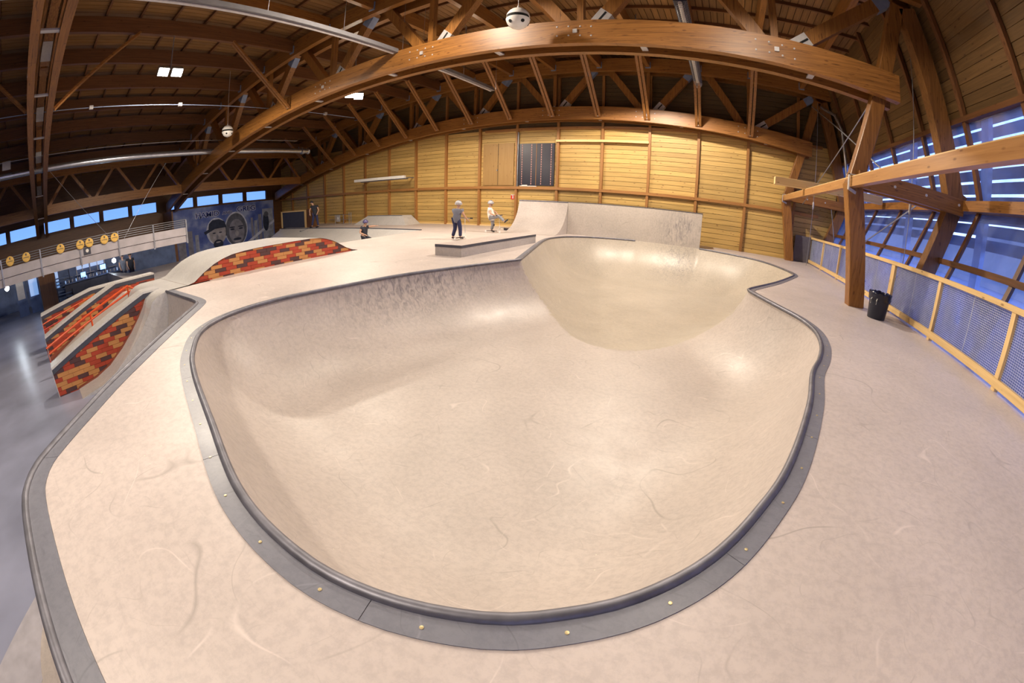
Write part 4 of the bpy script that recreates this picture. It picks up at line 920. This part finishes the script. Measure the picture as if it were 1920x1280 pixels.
# portrait with cap
ell(13.05, .25, .88, 1.0, 'halo', 'cap_portrait_halo', .004); ell(13.1, .15, .72, .95, 'facelit', 'cap_portrait_face', .008)
MB().prism([(12.35, .45), (12.42, .85), (12.75, 1.1), (13.3, 1.12), (13.75, .9), (13.88, .45), (12.9, .42), (12.05, .1), (11.95, .3)], 0, X0+.03, X0+.042).obj('cap', PM['ink'], MU)
for y in (12.8, 13.35): ell(y, .12, .14, .05, 'ink', 'painted_eye', .012, 12)
ell(13.05, -.2, .1, .2, 'face', 'painted_nose', .012, 12); ell(13.1, -.72, .42, .34, 'ink', 'painted_beard', .011, 16); ell(13.1, -.58, .2, .05, 'facelit', 'painted_mouth', .013, 12)
# bald portrait
ell(14.75, .2, 1.02, 1.32, 'halo', 'portrait_halo', .004); ell(14.75, .15, .93, 1.25, 'darkface', 'portrait_head', .009); ell(14.78, .0, .68, .95, 'face', 'portrait_face', .012)
for y in (14.4, 15.15): ell(y, .2, .19, .07, 'ink', 'painted_eye', .016, 12); ell(y, .36, .26, .05, 'ink', 'painted_brow', .015, 12)
ell(14.78, -.15, .15, .22, 'facelit', 'painted_nose', .016, 12); ell(14.78, -.58, .36, .10, 'ink', 'painted_moustache', .016, 16); ell(14.78, -.75, .26, .06, 'facelit', 'painted_mouth', .017, 12)
for k, (a, b, h) in enumerate([(16.1, 16.3, .9), (16.4, 16.7, .65), (16.8, 17.1, 1.1), (17.2, 18.2, 1.5), (10.6, 11.0, .55), (11.2, 11.5, .2), (9.8, 10.4, -.2)]):
    MB().box(X0+.03, X0+.036+.002*k, a, b, FL, h).obj('painted_tower', PM['tower' if k % 2 else 'halo' if k == 3 else 'face'], MU)
MB().prism([(15.6, -.95), (18.3, .55), (18.3, .35), (15.6, -1.2)], 0, X0+.03, X0+.05).obj('painted_road', PM['halo'], MU)
ell(17.5, .45, .28, .75, 'ink', 'painted_figure', .024, 16); ell(17.55, 1.05, .22, .22, 'darkface', 'painted_figure', .026, 12)
def text(s, y, z, size, mt, d=.02, fat=.02):
    cu = bpy.data.curves.new('lettering', 'FONT'); cu.body = s; cu.size = size; cu.extrude = .004; cu.align_x = 'CENTER'; cu.offset = size*fat
    o = bpy.data.objects.new('tmp', cu); C.objects.link(o); dg = bpy.context.evaluated_depsgraph_get(); me = bpy.data.meshes.new_from_object(o.evaluated_get(dg)); bpy.data.objects.remove(o)
    me.name = 'lettering'; me.materials.clear(); me.materials.append(PM[mt]); q = link('lettering', me, MU)
    q.rotation_euler = (math.pi/2, 0, math.pi/2); q.scale = (1.25, 1, 1); q.location = (.03+d, y-14, z-.5)
for s, y, z, sz in (('HAMID', 12.35, 1.40, .50), ('AND', 14.05, 1.42, .30), ('GREG', 15.75, 1.50, .52)):
    text(s, y, z, sz, 'halo', .006, .09); text(s, y, z, sz, 'letter', .016, .015)

# ---------------------------------------------------------------- people
def skin(name, nodes, edges, mat_, parent, sub=2, root=0, smooth=True):
    """nodes: list of (x, y, z, r); grown with a Skin modifier and baked to a plain mesh"""
    me = bpy.data.meshes.new(name); me.from_pydata([n[:3] for n in nodes], edges, [])
    o = bpy.data.objects.new(name, me); C.objects.link(o)
    o.modifiers.new('s', 'SKIN'); sv = me.skin_vertices[0].data
    for i, n in enumerate(nodes):
        r = n[3]; sv[i].radius = (r, r) if not isinstance(r, tuple) else r
    sv[root].use_root = True
    s = o.modifiers.new('u', 'SUBSURF'); s.levels = sub; s.render_levels = sub
    dg = bpy.context.evaluated_depsgraph_get(); m2 = bpy.data.meshes.new_from_object(o.evaluated_get(dg))
    bpy.data.objects.remove(o); m2.name = name; m2.materials.clear(); m2.materials.append(mat_)
    m2.polygons.foreach_set('use_smooth', [True]*len(m2.polygons))
    return link(name, m2, parent)
def lerp(a, b, t): return tuple(a[i]+(b[i]-a[i])*t for i in range(3))
def person(loc, H, J, label, shirt, pants, hair=None, helmet=None, sleeve=.45, face=(0, 1, 0), short=False, socks=None, pads=None, fingers=True):
    """J: joints in metres from the feet point: pelvis, chest, neck, head, and (l, r) shoulder elbow hand hip knee ankle toe"""
    T = thing('person', label, 'person', loc); k = H/1.7; kb = k*(1.13 if H < 1.5 else 1.0)
    N = []; E = []
    def add(p, r, par=None):
        N.append((p[0], p[1], p[2], r*(kb if r > .03 else k))); 
        if par is not None: E.append((par, len(N)-1))
        return len(N)-1
    pel = add(J['pelvis'], .125); che0 = add(lerp(J['pelvis'], J['chest'], .55), .115, pel); che = add(J['chest'], .14, che0)
    nk0 = add(lerp(J['chest'], J['neck'], .75), .075, che); nk = add(J['neck'], .055, nk0)
    hd = J['head']; f = Vector(face).normalized()
    jaw = add(lerp(J['neck'], hd, .45), .07, nk); h1 = add(hd, .098, jaw); h2 = add((hd[0], hd[1], hd[2]+.06*k), .085, h1)
    nose = add((hd[0]+f.x*.115*k, hd[1]+f.y*.115*k, hd[2]-.015*k), .012, h1)
    for s in 'lr':
        sh, el, ha = J['sh'+s], J['el'+s], J['ha'+s]
        a = add(sh, .062, che); b = add(lerp(sh, el, .5), .05, a); c = add(el, .042, b); d = add(lerp(el, ha, .85), .028, c)
        w = add(ha, .032, d); dirv = (Vector(ha)-Vector(el)).normalized(); side = dirv.cross(Vector((0, 0, 1)))
        if side.length < .1: side = Vector((1, 0, 0))
        side.normalize(); nrm = side.cross(dirv)
        for q in range(4):
            ln = (.075, .085, .08, .06)[q]*k; o0 = Vector(ha)+dirv*.035*k+side*(q-1.5)*.02*k; p1 = o0+dirv*ln*.5; p2 = p1+dirv*ln*.4-nrm*.02*k
            x0 = add(o0, .0095, w); x1 = add(p1, .009, x0); add(p2, .007, x1)
        x0 = add(Vector(ha)+side*.035*k+dirv*.01*k, .011, w); add(Vector(ha)+side*.06*k+dirv*.045*k, .009, x0)
        hp_, kn, an, to = J['hp'+s], J['kn'+s], J['an'+s], J['to'+s]
        a = add(hp_, .092, pel); b = add(lerp(hp_, kn, .5), .078, a); c = add(kn, .056, b); b = add(lerp(kn, an, .4), .052, c); d = add(an, .036, b); add(to, .036, d)
    skin('body', N, E, M['skin'], T)
    sh_n = [(*J['pelvis'], .155*kb), (*lerp(J['pelvis'], J['chest'], .5), .148*kb), (*J['chest'], .158*kb), (*lerp(J['chest'], J['neck'], .7), .09*kb)]
    low = lerp(J['pelvis'], J['chest'], -.38); sh_n.append((*low, .150*kb)); sh_e = [(0, 1), (1, 2), (2, 3), (0, 4)]
    for s in 'lr': sh_n.append((*lerp(J['hp'+s], J['kn'+s], .05), .148*kb)); sh_e.append((0, len(sh_n)-1))
    for s in 'lr':
        a = len(sh_n); sh_n += [(*J['sh'+s], .080*kb), (*lerp(J['sh'+s], J['el'+s], sleeve), .072*kb)]; sh_e += [(2, a), (a, a+1)]
    skin('shirt', sh_n, sh_e, shirt, T)
    pn = [(*lerp(J['pelvis'], J['hpl'], .3), .118*kb)]; pe = []
    for s in 'lr':
        a = len(pn); e_ = lerp(J['kn'+s], J['an'+s], -.05 if short else .9)
        pn += [(*J['hp'+s], .100*kb), (*lerp(J['hp'+s], J['kn'+s], .5), .092*kb)]; pe += [(0, a), (a, a+1)]
        if short: pn += [(*e_, .078*k)]; pe += [(a+1, a+2)]
        else: pn += [(*J['kn'+s], .078*kb), (*e_, .066*kb)]; pe += [(a+1, a+2), (a+2, a+3)]
    skin('trousers', pn, pe, pants, T)
    for s in 'lr':
        an, to = Vector(J['an'+s]), Vector(J['to'+s]); h = an.copy(); back = (an-to).normalized()*.04*k
        skin('shoe', [(*(an+back+Vector((0, 0, -.01))), .045*k), (*((an+to)/2), .044*k), (*(to+(to-an)*.25), .034*k)], [(0, 1), (1, 2)], M['black'] if s == 'l' else M['black'], T)
        if pads: kn = J['kn'+s]; skin('knee_pad', [(kn[0]+f.x*.03, kn[1]+f.y*.03, kn[2]+.06*k, .068*k), (kn[0]+f.x*.04, kn[1]+f.y*.04, kn[2]-.07*k, .062*k)], [(0, 1)], pads, T, 1)
    side = Vector((-f.y, f.x, 0))
    for sg in (-1, 1):
        e_ = Vector(hd)+f*.092*k+side*sg*.034*k+Vector((0, 0, .01*k)); MB().lathe([(.004*k, -.011*k), (.011*k, 0), (.004*k, .011*k)], tuple(Vector(loc)+e_), 8).obj('eye', M['black'], T)
        e_ = Vector(hd)+side*sg*.098*k+Vector((0, 0, -.01)); MB().lathe([(.006*k, -.03*k), (.016*k, -.01*k), (.018*k, .02*k), (.008*k, .035*k)], tuple(Vector(loc)+e_), 8).obj('ear', M['skin'], T)
    mo = Vector(loc)+Vector(hd)+f*.088*k+Vector((0, 0, -.055*k)); MB().bar(mo-side*.024*k, mo+side*.024*k, .012, .008).obj('mouth', M['red'], T)
    def cap(R, z0, mt, nm, brim=0, T=T):
        pr_ = [(R*k*math.cos(a), z0*k+R*k*math.sin(a)*1.02) for a in [math.pi/2*i/8-.15 for i in range(9)]]
        c_ = (loc[0]+hd[0]-f.x*.008, loc[1]+hd[1]-f.y*.008, loc[2]+hd[2]); m = MB(); m.lathe(pr_, c_, 20)
        if brim: p = Vector(c_)+Vector((0, 0, z0*k+.01)); m.bar(p+f*R*k*.8, p+f*(R+brim)*k, .14*k, .012)
        return m.obj(nm, mt, T, smooth=True)
    if hair: cap(.108, .005, hair, 'hair')
    if helmet:
        hm = cap(.158, .0, helmet, 'helmet', .01)
        for k_ in (-1, 0, 1):
            p = Vector(loc)+Vector(hd)+side*k_*.05*k+Vector((0, 0, .150*k-.012*abs(k_))); MB().bar(p-f*.05*k, p+f*.05*k, .018*k, .035*k).obj('helmet_vent', M['black'], hm)
        MB().tube([Vector(loc)+Vector(hd)+side*.11*k, Vector(loc)+Vector(hd)+f*.075*k+Vector((0, 0, -.12*k)), Vector(loc)+Vector(hd)-side*.11*k], .006, 5).obj('chin_strap', M['black'], hm)
    return T
G_ = plain
navy = G_('navy_denim', (.025, .03, .09, 1), .8); greyT = G_('grey_cotton', (.17, .18, .23, 1), .85); blackT = G_('black_cotton', (.02, .022, .035, 1), .8)
whiteT = G_('white_cotton', (.85, .80, .74, 1), .8); greyP = G_('grey_jersey', (.26, .26, .28, 1), .85); helm = G_('mottled_helmet', (.42, .41, .44, 1), .35, 0, .5, 22); helm2 = G_('navy_helmet', (.07, .06, .16, 1), .35)
# boy seen from behind with a scooter
person((-8.30, 11.9, 0), 1.37, dict(pelvis=(-.03, 0, .70), chest=(.0, .02, .98), neck=(.02, .03, 1.10), head=(.02, .05, 1.235), shl=(-.16, 0, 1.02), ell=(-.20, .10, .84), hal=(-.06, .27, .78), shr=(.17, 0, 1.02), elr=(.24, .08, .83), har=(.32, .20, .67),
    hpl=(-.10, 0, .68), knl=(-.12, .05, .38), anl=(-.19, -.02, .07), tol=(-.17, .12, .04), hpr=(.06, 0, .68), knr=(.10, .04, .38), anr=(.13, .0, .08), tor=(.14, .14, .045)),
    'child in grey t-shirt, navy trousers and mottled helmet seen from behind, holding a scooter', greyT, navy, helmet=helm, face=(.12, 1, 0))
# child in white kicking a leg out while riding
person((-8.90, 15.2, 0), 1.40, dict(pelvis=(.04, 0, .66), chest=(-.04, 0, .93), neck=(-.04, .0, 1.10), head=(.0, 0, 1.24), shl=(-.12, .15, 1.0), ell=(.12, .24, .85), hal=(.30, .12, .74), shr=(.03, -.16, 1.0), elr=(.12, -.22, .82), har=(.32, -.10, .72),
    hpl=(.03, .08, .62), knl=(.06, .09, .33), anl=(.0, .08, .09), tol=(.13, .07, .05), hpr=(.08, -.07, .64), knr=(.44, -.06, .72), anr=(.70, -.04, .49), tor=(.82, -.04, .57)),
    'child in white t-shirt and helmet with black knee pads, one leg kicked forward', whiteT, greyP, helmet=helm, face=(1, .3, 0), pads=M['black'])
# crouching rider in the valley
person((-14.15, 13.0, -.8), 1.42, dict(pelvis=(-.10, 0, .62), chest=(-.05, 0, 1.0), neck=(.0, 0, 1.14), head=(.04, 0, 1.27), shl=(-.03, .15, 1.06), ell=(.20, .26, 1.08), hal=(.46, .28, 1.10), shr=(-.08, -.15, 1.05), elr=(-.12, -.22, .82), har=(.22, -.18, .72),
    hpl=(-.08, .08, .60), knl=(.25, .14, .50), anl=(.12, .16, .13), tol=(.26, .18, .10), hpr=(-.08, -.08, .60), knr=(.24, -.12, .44), anr=(-.02, -.14, .13), tor=(.12, -.14, .10)),
    'child in dark shirt and navy helmet crouching low in the valley with an arm out', blackT, blackT, helmet=helm2, face=(1, -.3, 0))
# man on the platform edge
person((-21.65, 15.75, 0), 1.68, dict(pelvis=(-.12, 0, .86), chest=(-.16, -.03, 1.22), neck=(-.22, -.06, 1.42), head=(-.30, -.10, 1.56), shl=(-.30, -.14, 1.33), ell=(-.38, -.22, 1.08), hal=(-.32, -.24, .86), shr=(-.02, .10, 1.33), elr=(.12, .12, 1.08), har=(.04, .02, .82),
    hpl=(-.20, -.04, .84), knl=(-.23, -.10, .46), anl=(-.28, -.16, .08), tol=(-.42, -.22, .04), hpr=(-.04, .04, .84), knr=(.08, .02, .46), anr=(.16, .02, .08), tor=(.04, -.06, .04)),
    'man in black top and dark jeans looking down at skateboard on platform edge', blackT, navy, hair=blackT, helmet=None, face=(-.8, -.5, -.2))
# two dim figures by the snack bar
for (x, y, lb, sm_) in ((-25.6, 4.45, 'person in pale top standing at right end of snack bar', greyT), (-25.2, 4.85, 'person in black standing in the dark beyond snack bar', blackT)):
    person((x, y, FL), 1.7, dict(pelvis=(0, 0, .92), chest=(0, 0, 1.28), neck=(0, 0, 1.46), head=(0, 0, 1.6), shl=(0, -.18, 1.38), ell=(.05, -.22, 1.12), hal=(.15, -.18, .95), shr=(0, .18, 1.38), elr=(.03, .22, 1.1), har=(.1, .2, .88),
        hpl=(0, -.09, .88), knl=(.03, -.1, .48), anl=(0, -.1, .08), tol=(.14, -.1, .04), hpr=(0, .09, .88), knr=(.03, .1, .48), anr=(0, .1, .08), tor=(.14, .1, .04)), lb, sm_, navy, hair=blackT, face=(1, -.4, 0))
# boards and scooters
def skateboard(p, q, lb):
    p, q = Vector(p), Vector(q); T = thing('skateboard', lb, 'skateboard', tuple(p)); d = (q-p).normalized()
    m = MB(); w = .20; a = p+d*.12; b = q-d*.12; m.bar(a, b, w, .012); m.bar(p+Vector((0, 0, .05)), a, w*.9, .012); m.bar(b, q+Vector((0, 0, .05)), w*.9, .012); m.obj('board', M['black'], T)
    for c in (a+d*.06, b-d*.06):
        s = d.cross(Vector((0, 0, 1))).normalized()
        for sg in (-1, 1):
            e_ = c+s*sg*.08+Vector((0, 0, -.045)); MB().tube([e_-s*.016, e_+s*.016], .027, 10).obj('wheel', M['whitep'], T)
skateboard((-21.86, 15.48, .06), (-22.3, 14.9, -.16), 'dark skateboard tipping over the platform edge at feet of the man')
skateboard((-14.45, 12.85, -.70), (-13.75, 12.75, -.70), 'skateboard under the crouching child in the valley')
def scooter(loc, rot, lb, tilt=0):
    T = thing('kick_scooter', lb, 'scooter', loc); T.rotation_euler = (tilt, 0, rot)
    def A(mb, nm, mt, sm=False): o = link(nm, mb.mesh(nm, M[mt], sm), T); return o
    A(MB().box(-.22, .25, -.055, .055, .07, .09), 'deck', 'black'); A(MB().tube([(.25, 0, .08), (.36, 0, .22), (.33, 0, .72)], .018, 8), 'stem', 'whitep')
    A(MB().tube([(.33, -.22, .74), (.33, .22, .74)], .014, 8), 'handlebar', 'metal')
    for s in (-1, 1): A(MB().tube([(.33, s*.22, .74), (.33, s*.32, .74)], .02, 8), 'grip', 'black')
    for x in (-.27, .37): A(MB().lathe([(.05, -.012), (.055, 0), (.05, .012)], (x, 0, .055), 16, axis=1), 'wheel', 'whitep')
scooter((-8.17, 11.85, 0), math.pi/2, 'white stemmed kick scooter held by the child in grey')
scooter((-8.85, 15.22, 0), 0.1, 'kick scooter under the child in white')
scooter((-8.95, 16.6, .06), 2.6, 'white kick scooter lying on deck left of small quarter pipe', math.pi/2)
# board screen with wood frame and metal barrier by the back wall
FS = thing('framed_board', 'dark board in pale wooden frame standing on left of back platform', 'board', (-24.6, 16, 0))
MB().box(-26.1, -23.1, 15.98, 16.02, 0, 1.08).obj('panel', M['dark'], FS)
MB().box(-26.2, -23.05, 15.94, 16.03, 1.06, 1.14).obj('top_bar', M['paleX'], FS)
for a, b in ((-26.2, -26.06), (-23.25, -23.05)): MB().box(a, b, 15.94, 16.03, 0, 1.08).obj('side_bar', M['paleZ'], FS)
MB().box(-23.05, -22.6, 15.97, 16.5, 0, 1.16).obj('brown_side', M['darkZ'], FS)
BR2 = thing('metal_barrier', 'thin metal barrier with small grey poster near back wall', 'barrier', (-22.7, 18.5, 0))
for z in (.3, .62): MB().tube([(-23.9, 18.5, z), (-21.6, 18.5, z)], .018, 6).obj('rail', M['metal'], BR2)
for x in (-23.2, -22.3, -21.7, -21.5): MB().tube([(x, 18.5, 0), (x, 18.5, .62 if x < -22 else .76)], .018, 6).obj('leg', M['metal'], BR2)
MB().box(-23.05, -22.62, 18.46, 18.48, .15, .60).obj('poster', M['plate'], BR2)
MB().lathe([(.09, 0), (.09, .01)], (-22.84, 18.45, .38), 12, axis=1).obj('white_emblem', M['whitep'], BR2)
